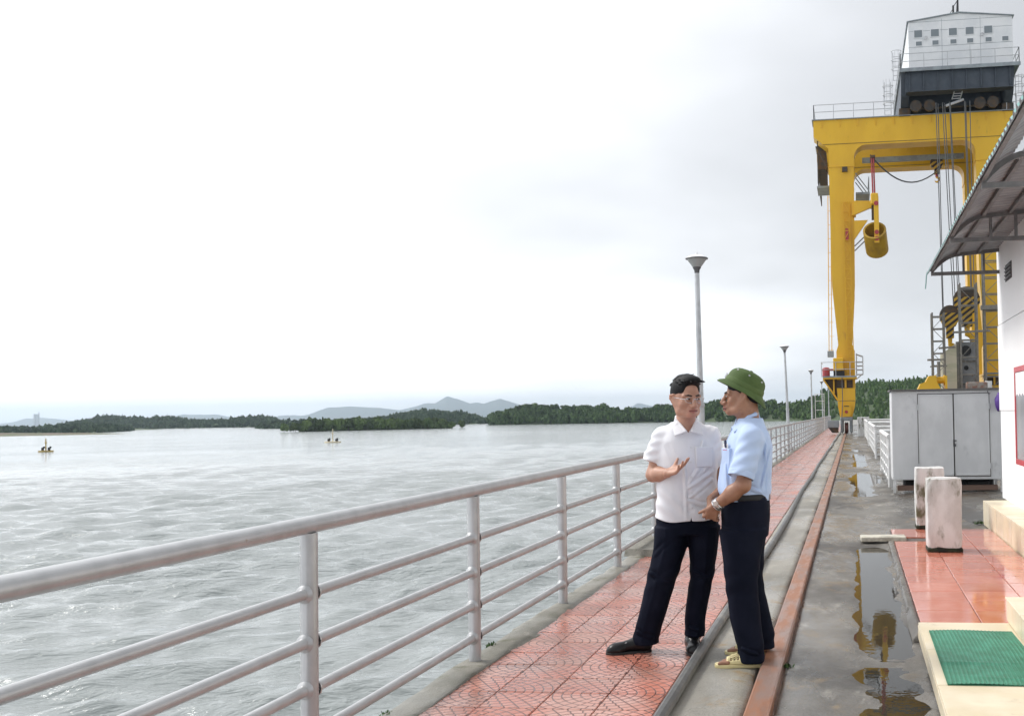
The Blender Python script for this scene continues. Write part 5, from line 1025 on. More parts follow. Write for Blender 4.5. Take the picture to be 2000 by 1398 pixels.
def folds(X, Y, Z, lines):
    d = 0
    for (p, q, amp, wid) in lines:           # ridge lines between two points
        p = np.array(p); q = np.array(q); ba = q-p; L = ba@ba; x, y, z = X-p[0], Y-p[1], Z-p[2]; t = np.clip((x*ba[0]+y*ba[1]+z*ba[2])/L, 0, 1); r2 = (x-t*ba[0])**2+(y-t*ba[1])**2+(z-t*ba[2])**2; d = d-3.2*amp*(1-1.4*r2/wid**2)*np.exp(-r2/wid**2)*np.sin(math.pi*np.clip(t, .02, .98))**.5
    return d
def part(F, name, m, parent): return link_mesh(name, F.mesh(name, m), parent)
def small(name, m, parent, lo, hi, fn, h=.0022):
    F = Field(lo, hi, h); fn(F); return part(F, name, m, parent)
def face_bits(person, P, Rm, sc, glasses, iris_dx=0., squint=.0035, eyes=(-1, 1)):
    for s in (-1, 1):
        c = P(s*.033, .083, .1265); a = P(s*.014, .0895, .1235); e = P(s*.05, .0705, .1235)
        small('eyebrow', M['brow'], person, np.min([a, c, e], 0)-.012, np.max([a, c, e], 0)+.012, lambda F: F.chain([a, c, e], [.0042*sc, .0048*sc, .0026*sc], .002), .0016)
        c = P(s*.032, .0808, .1035); w = small('eye', M['eye_white'], person, c-.016, c+.016, lambda F: F.ell(c, np.array((.0115, .004, squint))*sc, Rm, .001), .0013)
        c2 = P(s*.032+iris_dx, .0842, .1035); small('iris', M['iris'], w, c2-.009, c2+.009, lambda F: F.ell(c2, np.array((.0052, .0022, squint*1.05))*sc, Rm, .001), .001)
        a, c, e = P(s*.018, .0828, .1062), P(s*.032, .0852, .1082), P(s*.046, .077, .1058); small('eyelid', M['brow'], w, np.min([a, c, e], 0)-.008, np.max([a, c, e], 0)+.008, lambda F: F.chain([a, c, e], [.0012, .0018, .0012], .001), .0011)
    lo = P(0, .09, .037)-.035; small('lips', M['lip'], person, lo, lo+.07, lambda F: (F.chain([P(-.026, .088, .0395), P(0, .0985, .0425), P(.026, .088, .0395)], [.003*sc, .0052*sc, .003*sc], .003), F.chain([P(-.022, .0875, .0335-glasses.get('mo', 0)), P(0, .0965, .0315-glasses.get('mo', 0)), P(.022, .0875, .0335-glasses.get('mo', 0))], [.0035*sc, .0062*sc, .0035*sc], .003)), .0016)
    mo = glasses.get('mo', 0); a, c, e = P(-.027, .0895, .036-mo/2), P(0, .1015, .037-mo/2), P(.027, .0895, .036-mo/2); rm_ = .002+mo*.42; small('mouth', M['mouth'], person, np.min([a, c, e], 0)-.01, np.max([a, c, e], 0)+.01, lambda F: F.chain([a, c, e], [.0015, rm_, .0015], .001), .0012)

# ------------------------------------------------------------------ man in the white shirt
A = empty('person', (-1.12, 6.45, 0), 'person in a white short sleeved shirt and navy trousers, gesturing with an open hand', 'person')
fA = R(-70); chestA = (math.cos(fA), math.sin(fA)); HA = frame((.58, -.8, -.10)); chinA = np.array((-1.003, 6.37, 1.44))
rshA, relA, rwrA = (-1.17, 6.435, 1.295), (-1.222, 6.41, 1.082), (-1.105, 6.27, 1.10); lshA, lelA, lwrA = (-.875, 6.51, 1.295), (-.825, 6.58, 1.05), (-.85, 6.52, .84)
rhipA, rknA, ranA = (-1.115, 6.44, .84), (-1.17, 6.40, .46), (-1.27, 6.41, .09); lhipA, lknA, lanA = (-.925, 6.5, .84), (-.935, 6.47, .46), (-.985, 6.5, .09)
F = Field((-1.36, 6.1, .03), (-.72, 6.75, 1.70), .0036)
P_A = head(F, chinA, HA, 1.04)
F.cone((-1.02, 6.44, 1.33), (-1.01, 6.42, 1.5), .062, .058, .03)
F.loft([(.8, -1.02, 6.47, .165, .11), (1.0, -1.02, 6.47, .15, .105), (1.2, -1.02, 6.47, .165, .105), (1.33, -1.02, 6.465, .14, .08)], fA, .02)
F.chain([(-1.02, 6.46, 1.33), rshA, relA], [.05, .042, .041], .03); F.chain([relA, np.array(relA)*.6+np.array(rwrA)*.4, rwrA], [.041, .044, .027], .02)
F.chain([(-1.02, 6.46, 1.33), lshA, lelA], [.05, .04, .04], .03); F.chain([lelA, np.array(lelA)*.6+np.array(lwrA)*.4, lwrA], [.04, .042, .027], .02)
hand(F, rwrA, (.80, -.45, .26), (.15, -.60, .8), -1, (.18, .24, .3, .34), .1, 1.02, thumb=(.95, -.5)); hand(F, lwrA, (-.1, -.2, -1), (-.8, -.3, 0), 1, .35)
for hp, kn, an in ((rhipA, rknA, ranA), (lhipA, lknA, lanA)): F.chain([hp, kn, an], [.08, .056, .036], .02)
part(F, 'body', M['skin_a'], A)
face_bits(A, P_A, HA, 1.04, {}, iris_dx=.004, squint=.0038)
# hair: short sides, fuller swept top
lo = chinA+np.array((-.17, -.17, .04)); F = Field(lo, lo+np.array((.34, .34, .26)), .003); sc = 1.04
F.ell(P_A(0, -.022, .154), np.array((.081, .101, .086))*sc, HA, .01); F.ell(P_A(.005, .03, .21), np.array((.062, .058, .03))*sc, HA, .02); F.ell(P_A(0, -.06, .12), np.array((.072, .06, .07))*sc, HA, .02)
rh = random.Random(2)
for i in range(150):
    a = rh.uniform(-1, 1); y_ = rh.uniform(-.09, .085); zt = .154+.086*max(.05, 1-(a*.85)**2-((y_+.022)/.11)**2)**.5; p = P_A(a*.069, y_, max(zt, .205 if y_ > .04 else 0)); F.cone(p, p+HA@np.array([rh.uniform(-.012, .016), rh.uniform(.006, .022), rh.uniform(-.004, .01)]), .0055, .0022, .003)
F.box(P_A(0, .128, .085), (.11, .074, .108), HA, .02, .012, 'sub')
for s in (-1, 1): F.ell(P_A(s*.085, .055, .07), np.array((.03, .054, .085))*sc, HA, .008, 'sub'); F.ell(P_A(s*.085, -.015, .085), np.array((.02, .026, .04))*sc, HA, .005, 'sub')
F.cut(P_A(0, 0, .062), HA@np.array([0, .25, -1])); part(F, 'hair', M['hair'], A)
# glasses
gl = link_mesh('glasses', (lambda b: ([b.path([P_A(s*.033+.024*math.cos(t), .107-.012*abs(math.cos(t))*(s*math.cos(t) > 0), .1+.016*math.sin(t)) for t in np.linspace(0, 6.283, 21)], .0013, 5) for s in (-1, 1)], b.path([P_A(-.01, .11, .104), P_A(0, .114, .107), P_A(.01, .11, .104)], .0015, 5), [b.path([P_A(s*.057, .097, .105), P_A(s*.074, .08, .107), P_A(s*.082, .0, .108)], .0019, 5) for s in (-1, 1)], b)[-1].mesh('glasses', M['silver']))(MB()), A)
# shirt
hemz = .80
def shA_disp(X, Y, Z, a, b):
    d = wr(X, Y, Z*.7, 41, 14, .007)+.0035*np.sin((Z*1.6+b*1.2)*38+4*np.sin(b*9))*np.clip((1.12-Z)/.25, 0, 1)*np.clip((Z-.8)/.1, 0, 1)
    d = d+folds(X, Y, Z, [((-1.0, 6.33, .93), (-.86, 6.4, .885), .009, .013), ((-1.01, 6.33, .88), (-.85, 6.42, .87), .008, .012), ((-1.02, 6.33, .9), (-1.16, 6.38, .86), .006, .012), ((-1.0, 6.32, 1.0), (-.85, 6.42, 1.1), .006, .014), ((-1.12, 6.36, 1.28), (-1.05, 6.34, 1.12), .005, .014), ((-.9, 6.4, 1.3), (-.93, 6.36, 1.15), .005, .012), ((-1.01, 6.32, 1.28), (-1.005, 6.325, .82), .003, .013), ((-1.14, 6.36, 1.05), (-1.08, 6.34, .95), .006, .012), ((-.93, 6.36, 1.12), (-.99, 6.33, 1.03), .006, .013), ((-.86, 6.42, 1.05), (-.98, 6.33, .95), .007, .013), ((-1.17, 6.4, 1.2), (-1.1, 6.35, 1.1), .006, .013), ((-.87, 6.43, 1.23), (-.9, 6.38, 1.1), .006, .011)])
    return d
F = Field((-1.33, 6.2, .76), (-.72, 6.74, 1.45), .004)
F.loft([(.775, -1.02, 6.465, .2, .145), (.86, -1.022, 6.462, .192, .145), (.95, -1.022, 6.46, .185, .14), (1.06, -1.022, 6.462, .183, .135), (1.2, -1.022, 6.468, .19, .128), (1.29, -1.022, 6.468, .178, .11), (1.345, -1.02, 6.465, .135, .088), (1.40, -1.018, 6.455, .085, .075)], fA, .02, 2.5, shA_disp)
def sleeve(F, a, b, r0, r1, seed, rm=None, k=.035):
    a, b = np.array(a), np.array(b); ba = b-a; L = ba@ba
    def fn(X, Y, Z):
        px, py, pz = X-a[0], Y-a[1], Z-a[2]; t0 = (px*ba[0]+py*ba[1]+pz*ba[2])/L; t = np.clip(t0, 0, 1); return np.maximum(np.sqrt((px-t*ba[0])**2+(py-t*ba[1])**2+(pz-t*ba[2])**2)-(r0+(r1-r0)*t), (t0-.985)*math.sqrt(L))+wr(X, Y, Z, seed, 20, .006)+.003*np.sin(t0*22+px*60)
    m = max(r0, r1)+.02; F.put(fn, np.minimum(a, b)-m, np.maximum(a, b)+m, k)
sleeve(F, (-1.168, 6.435, 1.315), (-1.228, 6.408, 1.158), .056, .06, 3, k=.025); sleeve(F, (-.875, 6.51, 1.315), (-.835, 6.555, 1.13), .056, .058, 4, k=.025)
for s in ((-1.168, 6.435, 1.315), (-.875, 6.51, 1.315)): F.cone((-1.02, 6.455, 1.365), s, .045, .052, .03)
fr = np.array([chestA[0], chestA[1], 0]); sd_ = np.array([-chestA[1], chestA[0], 0]); ctr = np.array((-1.015, 6.44, 0))
# open neck: a V cut, front split at the hem
V0 = ctr+fr*.14+np.array((0, 0, 1.335)); F.cone(ctr+fr*.02+np.array((0, 0, 1.42)), ctr+fr*.02+np.array((0, 0, 1.46)), .066, .075, .006, 'sub'); F.chain([V0], [0]) if False else None
F.put(lambda X, Y, Z: np.maximum(np.abs((X-ctr[0])*sd_[0]+(Y-ctr[1])*sd_[1])-np.maximum(0, (Z-1.335))*.62, -((X-ctr[0])*fr[0]+(Y-ctr[1])*fr[1])), ctr+np.array((-.15, -.2, 1.33)), ctr+np.array((.15, .15, 1.46)), .004, 'sub')
F.put(lambda X, Y, Z: np.maximum(np.abs((X-ctr[0])*sd_[0]+(Y-ctr[1])*sd_[1])-np.maximum(0, (.83-Z))*.22, -((X-ctr[0])*fr[0]+(Y-ctr[1])*fr[1])), ctr+np.array((-.06, -.25, .75)), ctr+np.array((.06, .1, .83)), .002, 'sub')
F.put(lambda X, Y, Z: Z-(hemz+.018*np.abs((X+1.02)/.19)**2+.004*np.sin(X*30)), (-1.35, 6.15, .75), (-.7, 6.75, .83), .002, 'sub')
shA = part(F, 'shirt', M['shirt_w'], A)
def collar(P0, fr, sd_, m, parent, w=.062, zt=1.405, vz=1.335, d=.1):
    def fn(F):
        for s in (-1, 1):
            back = P0-fr*.045+np.array((0, 0, zt+.03)); side = P0+sd_*s*w+fr*.012+np.array((0, 0, zt+.012)); frn = P0+sd_*s*.02+fr*d+np.array((0, 0, vz+.012)); tip = P0+sd_*s*.085+fr*(d+.0)+np.array((0, 0, vz-.012))
            F.chain([back, P0+sd_*s*w*.8-fr*.03+np.array((0, 0, zt+.028)), side, frn], [.011, .011, .01, .006], .006)
            for u in np.linspace(0, 1, 9):
                a = side*(1-u)+frn*u; e = side+(sd_*s*.022+np.array((0, 0, -.03))) if u == 0 else (side+(sd_*s*.022+np.array((0, 0, -.03))))*(1-u)+tip*u; F.cone(a, e, .007, .0055, .006)
            F.cone(back, back-fr*.015-np.array((0, 0, .035)), .01, .008, .01)
    lo = P0+np.array((-.15, -.16, vz-.05)); return small('collar', m, parent, lo, P0+np.array((.15, .16, zt+.07)), fn, .003)
collar(np.array((-1.017, 6.437, 0.)), fr, sd_, M['shirt_w'], shA, d=.098)
def onshirt(u, z, off=.135): return np.array((-1.02, 6.463, z))+sd_*u+fr*off
b = MB(); 
for z in (1.25, 1.16, 1.07, .975, .885): p = onshirt(.0, z, .148-(.008 if z > 1.1 else 0)); b.lathe(p, [(0, 0), (.006, 0), (.006, .002), (0, .003)], 10, ax=tuple(fr))
b.build('button', M['button'], shA)
F = Field((-1.05, 6.25, 1.1), (-.8, 6.5, 1.27), .003); c = onshirt(.085, 1.19, .122); F.box(c, (.055, .006, .062), np.stack([sd_*.985+fr*-.17, fr*.985+sd_*.17, np.array((0, 0, 1.))], 1), .004); part(F, 'pocket', M['shirt_w'], shA)
# trousers
def trousers(person, lo, hi, pelvis, legs, yaw, seed, extra=None):
    F = Field(lo, hi, .005)
    dp = lambda X, Y, Z, a, b: wr(X, Y, Z, seed, 13, .0045)
    F.loft(pelvis, yaw, .02, 2.4, dp)
    for rings, lines, yw in legs:
        cr = lambda X, Y, Z, a, b: wr(X, Y, Z*.6, seed+3, 15, .005)-.004*np.exp(-(b/.012)**2)*(a > 0)+.004*np.sin(Z*70+b*30)*np.clip((.2-Z)/.15, 0, 1)+.003*np.sin(Z*55-b*40)*np.exp(-((Z-.47)/.09)**2)+folds(X, Y, Z, lines)
        F.loft(rings, yw, .025, 2.3, cr)
    return part(F, 'trousers', M['navy'], person)
trousers(A, (-1.42, 6.22, .03), (-.74, 6.74, 1.0), [(.72, -1.02, 6.465, .185, .125), (.8, -1.02, 6.465, .192, .13), (.9, -1.02, 6.467, .178, .12), (.98, -1.02, 6.47, .16, .11)],
    [([(.055, -1.283, 6.405, .078, .082), (.12, -1.275, 6.405, .078, .084), (.25, -1.235, 6.40, .08, .088), (.46, -1.175, 6.405, .09, .097), (.62, -1.13, 6.42, .1, .108), (.76, -1.112, 6.445, .105, .12)], [((-1.33, 6.33, .14), (-1.22, 6.34, .1), .008, .014), ((-1.25, 6.32, .5), (-1.12, 6.33, .44), .007, .015), ((-1.1, 6.33, .7), (-1.2, 6.34, .6), .007, .016)], fA-.5),
     ([(.09, -.99, 6.485, .06, .072), (.2, -.985, 6.48, .062, .076), (.46, -.938, 6.47, .07, .086), (.62, -.928, 6.475, .085, .1), (.76, -.925, 6.495, .1, .115)], [((-1.03, 6.41, .16), (-.94, 6.41, .13), .006, .012), ((-.98, 6.39, .5), (-.89, 6.4, .45), .006, .014)], fA)], fA, 51)
def shoe(person, heel, toe, ang_h, wid, name='shoe', lift=0.):
    heel, toe = np.array((*heel, 0.)), np.array((*toe, 0.)); d = (toe-heel)/np.linalg.norm(toe-heel); L = np.linalg.norm(toe-heel); s = np.array((-d[1], d[0], 0)); z = lambda q: np.array((0, 0, q))
    lo = np.minimum(heel, toe)-.08; hi = np.maximum(heel, toe)+.08; lo[2] = -.01; hi[2] = .16
    F = Field(lo, hi, .003)
    F.ell(heel+d*.05+z(.045), (.045, .055, .05), None, .02); F.cone(heel+d*.045+z(.05), heel+d*.1+z(.055), .04, .037, .02); F.cone(heel+d*.1+z(.055), heel+d*(L-.05)+z(.034), .038, .03, .03); F.ell(heel+d*(L-.06)+z(.03), (wid*.5, wid*.5, .032), None, .03); F.ell(heel+d*(L-.03)+z(.024), (.032, .032, .022), None, .02)
    F.cone(heel+d*.05+z(.08), heel+d*.075+z(.11), .04, .036, .012); F.cone(heel+d*.06+z(.1), heel+d*.075+z(.14), .03, .03, .005, 'sub')
    F.cut((0, 0, .016), (0, 0, -1)); o = part(F, name, M['leather'], person)
    F = Field(lo, hi, .003); F.cone(heel+d*.045+z(.01), heel+d*.1+z(.01), .04, .036, .02); F.cone(heel+d*.1+z(.01), heel+d*(L-.05)+z(.01), .036, wid*.47, .02); F.cone(heel+d*(L-.06)+z(.01), heel+d*(L-.03)+z(.01), wid*.47, .035, .02); F.cut((0, 0, .018), (0, 0, 1)); F.cut((0, 0, .002), (0, 0, -1)); part(F, 'shoe_sole', M['sole'], o)
    b = MB(); c = heel+d*(L*.6)+z(.069); b.path([c+s*.022*math.cos(t)+d*.012*math.sin(t)*1.0+z(.004*math.sin(t)*-1) for t in np.linspace(0, 6.283, 17)], .003, 5); b.build('shoe_buckle', M['silver'], o)
shoe(A, (-1.245, 6.425), (-1.505, 6.31), 0, .095); shoe(A, (-1.025, 6.555), (-.955, 6.3), 0, .108)

# ------------------------------------------------------------------ man in the pith helmet
B = empty('person', (-.62, 6.2, 0), 'person in a green pith helmet, pale blue shirt and cream slippers, hands clasped', 'person')
fB = math.atan2(-.22, -.975); HB = frame((-.99, -.1, -.02)); chinB = np.array((-.647, 6.19, 1.445)); frB = np.array((math.cos(fB), math.sin(fB), 0)); sdB = np.array((-frB[1], frB[0], 0))
lshB, lelB, lwrB = (-.585, 6.035, 1.3), (-.62, 5.965, 1.045), (-.785, 6.035, .925); rshB, relB, rwrB = (-.655, 6.37, 1.32), (-.70, 6.40, 1.045), (-.835, 6.2, .945)
F = Field((-1.0, 5.86, .02), (-.38, 6.56, 1.72), .0036)
P_B = head(F, chinB, HB, 1.02, 1.06, .004)
F.cone((-.60, 6.2, 1.33), (-.615, 6.195, 1.5), .066, .064, .03)
F.loft([(.85, -.635, 6.2, .15, .11), (1.0, -.635, 6.2, .155, .12), (1.2, -.615, 6.2, .17, .12), (1.33, -.605, 6.2, .14, .085)], fB, .02)
for sh, el, wrp in ((lshB, lelB, lwrB), (rshB, relB, rwrB)): F.chain([(-.605, 6.2, 1.34), sh, el], [.055, .05, .042], .03); F.chain([el, np.array(el)*.62+np.array(wrp)*.38, wrp], [.042, .044, .028], .02)
hand(F, lwrB, (-.45, .35, -.82), (-.25, .9, .2), -1, (.75, .8, .85, .9), .02, 1.0, (.1, .2)); hand(F, rwrB, (-.05, -.62, -.75), (.75, -.2, -.1), 1, (.35, .4, .45, .5), .02, 1.0, (.1, .2))
lleg = [(-.635, 6.12, .84), (-.655, 6.09, .46), (-.60, 6.07, .09)]; rleg = [(-.635, 6.28, .84), (-.64, 6.31, .46), (-.585, 6.35, .09)]
for lg in (lleg, rleg): F.chain(lg, [.07, .052, .036], .02)
for (hx, hy, tx, ty) in ((-.565, 6.07, -.79, 6.045), (-.545, 6.36, -.775, 6.375)):
    F.cone((hx-.01, hy, .045), (hx-.05, hy, .05), .034, .036, .02); F.cone((hx-.05, hy, .055), (tx+.06, ty, .037), .036, .022, .02)
    for q in range(5): F.cone((tx+.06, ty+(q-2)*.015, .034), (tx+.012+.004*q*(1 if ty < 6.2 else 1), ty+(q-2)*.017, .03), .011, .0095 if q else .011, .003)
part(F, 'body', M['skin_b'], B)
face_bits(B, P_B, HB, 1.02, {'mo': .005}, squint=.0042)
lo = chinB+np.array((-.2, -.16, .03)); F = Field(lo, lo+np.array((.36, .32, .24)), .003)
F.ell(P_B(0, -.024, .148), np.array((.0815, .1, .09))*1.02, HB, .01); F.ell(P_B(0, -.06, .11), np.array((.07, .056, .07))*1.02, HB, .02); F.ell(P_B(0, .125, .09), np.array((.075, .07, .095))*1.02, HB, .012, 'sub')
for s in (-1, 1): F.ell(P_B(s*.085, .045, .065), np.array((.03, .05, .085))*1.02, HB, .008, 'sub'); F.ell(P_B(s*.085, -.015, .085), np.array((.02, .028, .042))*1.02, HB, .005, 'sub')
F.cut(P_B(0, 0, .06), HB@np.array([0, .3, -1])); part(F, 'hair', M['hair'], B)
# pith helmet, tipped back
tilt = R(27); hc_ = Vector(P_B(0, -.024, .158)); fr_h = Vector((HB[0, 1], HB[1, 1], 0)).normalized(); lf_h = Vector((HB[0, 0], HB[1, 0], 0)).normalized(); up_h = Vector((0, 0, 1))
f2 = fr_h*math.cos(tilt)+up_h*math.sin(tilt); u2 = up_h*math.cos(tilt)-fr_h*math.sin(tilt)
def hat_ring(r, z, n=48, fb=1.17, brim=0):
    out = []
    for i in range(n):
        t = 2*math.pi*i/n; c, s = math.cos(t), math.sin(t); rr_ = r*(1+brim*(.10*max(0, c)**2+.16*max(0, -c)**2)); dz = -brim*(.026*max(0, -c)**2); out.append(hc_+f2*(c*rr_*fb)+lf_h*(s*rr_*.97)+u2*(z+dz))
    return out
def hat_mesh(prof, name, m, parent, off=0):
    b = MB(); n = 48
    for r, z, br in prof: b.v += [tuple(p) for p in hat_ring(r, z, n, brim=br)]
    k = len(prof); b.f = [(j*n+i, j*n+(i+1) % n, (j+1)*n+(i+1) % n, (j+1)*n+i) for j in range(k-1) for i in range(n)]; b.mi = [0]*len(b.f); return b.build(name, m, parent, True, angle=50)
crown = [(.001, .096, 0), (.022, .0955, 0), (.045, .092, 0), (.066, .085, 0), (.082, .073, 0), (.0925, .058, 0), (.098, .04, 0), (.1, .018, 0)]
brimp = [(.1015, .015, .0), (.103, -.006, .1), (.11, -.014, .5), (.119, -.025, 1), (.1245, -.035, 1), (.1255, -.038, 1), (.1235, -.039, 1)]
ht = hat_mesh(crown+brimp, 'pith_helmet', M['helmet'], B)
hat_mesh([(.1235, -.0395, 1), (.117, -.029, 1), (.108, -.018, .5), (.098, -.006, .1), (.095, .018, 0), (.06, .078, 0), (.001, .089, 0)], 'helmet_lining', M['helmet_in'], ht)
hat_mesh([(.1002, .02, 0), (.1032, .019, 0), (.105, -.004, .1), (.1042, -.006, .1)], 'helmet_band', M['helmet_band'], ht)
hat_mesh([(.001, .101, 0), (.006, .1005, 0), (.0085, .0975, 0), (.0085, .094, 0)], 'helmet_knob', M['helmet'], ht)
for (ca, zq) in ((90, .066), (40, .07), (142, .064)):
    t = R(ca); rq = np.interp(zq, [q[1] for q in crown[::-1]], [q[0] for q in crown[::-1]]); p = hc_+f2*(math.cos(t)*rq*1.17)+lf_h*(math.sin(t)*rq*.97)+u2*zq; nn = (f2*math.cos(t)+lf_h*math.sin(t)+u2*.8).normalized()
    b = MB(); b.lathe(p, [(.002, .001), (.0025, .003), (.0055, .003), (.006, 0)], 12, ax=tuple(nn)); b.build('helmet_vent', M['silver'], ht)
p = hc_+f2*(.106*1.17)+u2*.012; b = MB(); b.box(p, (.009, .022, .03), rz=math.atan2(fr_h.y, fr_h.x), ry=-tilt); b.build('helmet_badge', M['silver'], ht)
# shirt
def shB_disp(X, Y, Z, a, b):
    d = wr(X, Y, Z*.8, 61, 14, .007)+.004*np.sin((a*1.1-Z*.6)*52+3*np.sin(Z*11))*np.clip((1.15-Z)/.2, 0, 1)*.7+.005*np.exp(-((Z-.975)/.02)**2)
    return d+folds(X, Y, Z, [((-.49, 6.06, 1.28), (-.5, 6.03, 1.1), .007, .012), ((-.47, 6.1, 1.25), (-.52, 6.04, 1.02), .006, .012), ((-.73, 6.05, 1.22), (-.72, 6.03, 1.02), .005, .012), ((-.51, 6.04, .99), (-.66, 6.02, 1.05), .006, .012), ((-.5, 6.08, 1.0), (-.49, 6.12, 1.15), .005, .012)])
F = Field((-.92, 5.86, .93), (-.36, 6.55, 1.46), .004)
F.loft([(.945, -.633, 6.2, .182, .143), (.985, -.635, 6.2, .19, .158), (1.05, -.636, 6.2, .186, .155), (1.15, -.626, 6.2, .186, .15), (1.25, -.612, 6.2, .19, .142), (1.32, -.605, 6.2, .17, .118), (1.37, -.602, 6.2, .12, .092), (1.42, -.60, 6.2, .08, .078)], fB, .02, 2.4, shB_disp)
sleeve(F, (-.578, 6.032, 1.31), (-.633, 5.968, 1.09), .066, .074, 7, k=.028); sleeve(F, (-.64, 6.37, 1.315), (-.69, 6.40, 1.1), .074, .072, 8)
for s in ((-.578, 6.032, 1.31), (-.64, 6.37, 1.31)): F.cone((-.602, 6.2, 1.38), s, .045, .06, .035)
cB = np.array((-.602, 6.2, 0.)); F.cone(cB+frB*.0+np.array((0, 0, 1.44)), cB+np.array((0, 0, 1.49)), .07, .075, .006, 'sub')
F.put(lambda X, Y, Z: np.maximum(np.abs((X-cB[0])*sdB[0]+(Y-cB[1])*sdB[1])-np.maximum(0, (Z-1.36))*.6, -((X-cB[0])*frB[0]+(Y-cB[1])*frB[1])), cB+np.array((-.2, -.15, 1.35)), cB+np.array((.1, .15, 1.46)), .004, 'sub')
shB = part(F, 'shirt', M['shirt_b'], B); collar(cB, frB, sdB, M['shirt_b'], shB, .068, 1.415, 1.355, .098)
F = Field((-.74, 5.86, 1.06), (-.52, 6.07, 1.16), .003); d_ = np.array((-.633, 5.965, 1.09))-np.array((-.575, 6.025, 1.315)); d_ /= np.linalg.norm(d_); e_ = np.array((-.633, 5.968, 1.09)); F.cone(e_-d_*.035, e_+d_*.004, .0765, .0765, .002); F.cut(e_-d_*.03, -d_); F.cut(e_+d_*.003, d_); F.cone(e_-d_*.02, e_+d_*.05, .07, .07, .002, 'sub'); part(F, 'sleeve_cuff', M['shirt_b'], shB)
c = cB+frB*.128+sdB*.085+np.array((-.015, 0, 1.19)); Rp = np.stack([sdB*.93+frB*-.36, frB*.93+sdB*.36, np.array((0, 0, 1.))], 1)
F = Field(c-.1, c+.1, .003); F.box(c, (.05, .012, .06), Rp, .004); pk = part(F, 'pocket', M['shirt_b'], shB)
F = Field(c-.12, c+.12, .0025); F.box(c+np.array((0, 0, .064))+frB*.0075, (.03, .003, .022), Rp, .002); part(F, 'name_badge', M['button'], pk)
F = Field(c-.12, c+.12, .0025); F.cone(c+sdB*.012+frB*.008+np.array((0, 0, .07)), c+sdB*.006+frB*.01+np.array((0, 0, .1)), .008, .008); part(F, 'pen', M['badge_dark'], pk)
F = Field(c-.12, c+.12, .0025); F.box(c+np.array((0, 0, .05))+frB*.011, (.028, .002, .004), Rp, .001); part(F, 'badge_stripe', M['badge_red'], pk)
trousers(B, (-.9, 5.92, .02), (-.4, 6.5, 1.0), [(.74, -.638, 6.2, .17, .135), (.84, -.635, 6.2, .185, .142), (.92, -.635, 6.2, .182, .142), (.975, -.634, 6.2, .178, .14)],
    [([(.03, -.603, 6.07, .075, .07), (.12, -.607, 6.072, .076, .076), (.27, -.635, 6.08, .08, .085), (.46, -.655, 6.09, .085, .09), (.62, -.652, 6.1, .098, .108), (.78, -.64, 6.11, .105, .135)], [((-.66, 6.0, .12), (-.54, 6.0, .08), .007, .013)], fB), ([(.05, -.575, 6.35, .075, .075), (.13, -.57, 6.345, .075, .08), (.27, -.605, 6.33, .08, .085), (.46, -.64, 6.31, .085, .09), (.62, -.645, 6.3, .098, .108), (.78, -.64, 6.29, .105, .135)], [], fB)], fB, 71)
F = Field((-.84, 5.96, .9), (-.43, 6.44, 1.02), .004); F.loft([(.948, -.634, 6.2, .185, .146), (.985, -.634, 6.2, .184, .145)], fB, .001); F.loft([(.93, -.634, 6.2, .165, .12), (1.01, -.634, 6.2, .165, .12)], fB, .001, op='sub'); part(F, 'belt', M['leather'], B)
# wristwatch
w0 = np.array(lwrB)*.9+np.array(lelB)*.1; dW = np.array(lwrB)-np.array(lelB); dW /= np.linalg.norm(dW); b = MB(); b.lathe(w0, [(.034, -.011), (.0365, -.009), (.0365, .009), (.034, .011)], 20, ax=tuple(dW)); wt = b.build('wristwatch', M['silver'], B, True)
nW = np.cross(dW, (0, 0, 1)); nW /= np.linalg.norm(nW); nW = nW if nW[1] < 0 else -nW; b = MB(); b.lathe(w0+nW*.034, [(0, .008), (.013, .008), (.016, .004), (.017, 0)], 16, ax=tuple(nW)); b.build('watch_dial', M['lens'], wt)
b = MB(); w1 = np.array(lwrB)*.99+np.array(lelB)*.01; b.path([w1+np.array((0, 0, .0))+.033*(math.cos(t)*nW+math.sin(t)*np.cross(dW, nW)) for t in np.linspace(0, 6.283, 25)], .005, 6); b.build('bracelet', M['silver'], B)
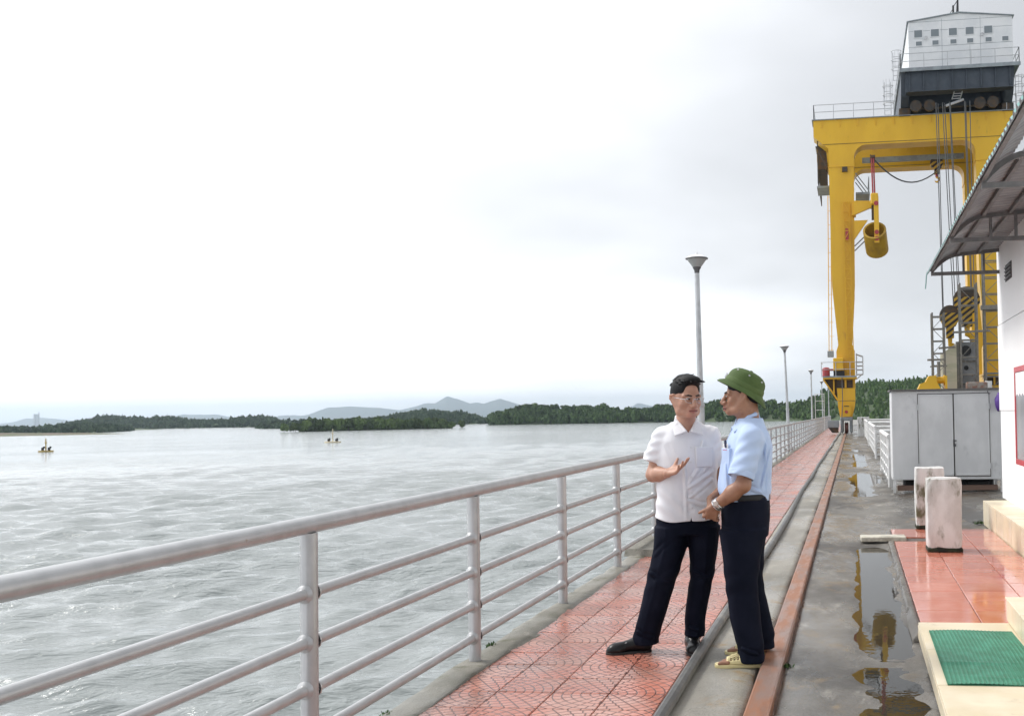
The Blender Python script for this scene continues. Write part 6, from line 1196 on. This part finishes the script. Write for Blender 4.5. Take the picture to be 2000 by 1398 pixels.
# slippers
def slipper(hx, hy, tx, ty):
    heel = np.array((hx, hy, 0.)); toe = np.array((tx, ty, 0.)); d = (toe-heel)/np.linalg.norm(toe-heel); s = np.array((-d[1], d[0], 0)); L = np.linalg.norm(toe-heel); z = lambda q: np.array((0, 0, q)); lo = np.minimum(heel, toe)-.07; hi = np.maximum(heel, toe)+.07; lo[2] = -.01; hi[2] = .12
    F = Field(lo, hi, .003); F.cone(heel+d*.035+z(.016), heel+d*.1+z(.014), .037, .034, .02); F.cone(heel+d*.1+z(.014), heel+d*(L-.05)+z(.012), .034, .046, .02); F.cone(heel+d*(L-.06)+z(.012), heel+d*(L-.04)+z(.012), .046, .04, .02)
    F.put(lambda X, Y, Z: np.maximum(Z-(.02+.012*np.clip(1-((X-hx)*d[0]+(Y-hy)*d[1])/.16, 0, 1)), .002-Z), lo, hi, .001, 'max') if False else None
    F.cut((0, 0, .024), (0, 0, 1)); F.cut((0, 0, .002), (0, 0, -1)); sl_ = part(F, 'slipper', M['slipper'], B)
    b = MB(); n1, n2 = 10, 22
    for i in range(n1+1):
        for j in range(n2+1):
            u = i/n1; t = math.pi*(.02+.96*j/n2); c = heel+d*(L*.44+u*L*.34); w = .047-.001*i; h = .072-.03*u; b.v.append(tuple(c+s*w*math.cos(t)+z(.018+h*math.sin(t)**.8)))
    for i in range(n1):
        for j in range(n2):
            if (i+j) % 2 == 0 and 1 < i < n1-1 and 2 < j < n2-3: continue
            a = i*(n2+1)+j; b.f.append((a, a+n2+1, a+n2+2, a+1))
    b.mi = [0]*len(b.f); me = b.mesh('slipper_strap', M['slipper'], True, recalc=True); o = link_mesh('slipper_strap', me, sl_); md = o.modifiers.new('thick', 'SOLIDIFY'); md.thickness = .004
slipper(-.51, 6.075, -.808, 6.045); slipper(-.495, 6.36, -.79, 6.378)
HAZE = 1.3e-4
# ================================================================== haze: humid air over the lake
hz = bpy.data.materials.new('haze'); hz.use_nodes = True; t = hz.node_tree; t.nodes.clear(); o_ = N(t, 'ShaderNodeOutputMaterial'); pv = N(t, 'ShaderNodeVolumePrincipled')
pv.inputs['Color'].default_value = (.74, .88, 1, 1); pv.inputs['Density'].default_value = HAZE; pv.inputs['Anisotropy'].default_value = .6; lk(t, pv.outputs[0], o_.inputs['Volume'])
b = MB(); b.box((-2500, 5900, 98), (20000, 13400, 236)); hzo = b.build('haze', hz, loc=(-2000, 5000, -20)); tag(hzo, 'pale humid haze hanging over the lake', 'haze', kind='stuff')
SC.cycles.volume_step_rate = 5; SC.cycles.volume_max_steps = 64
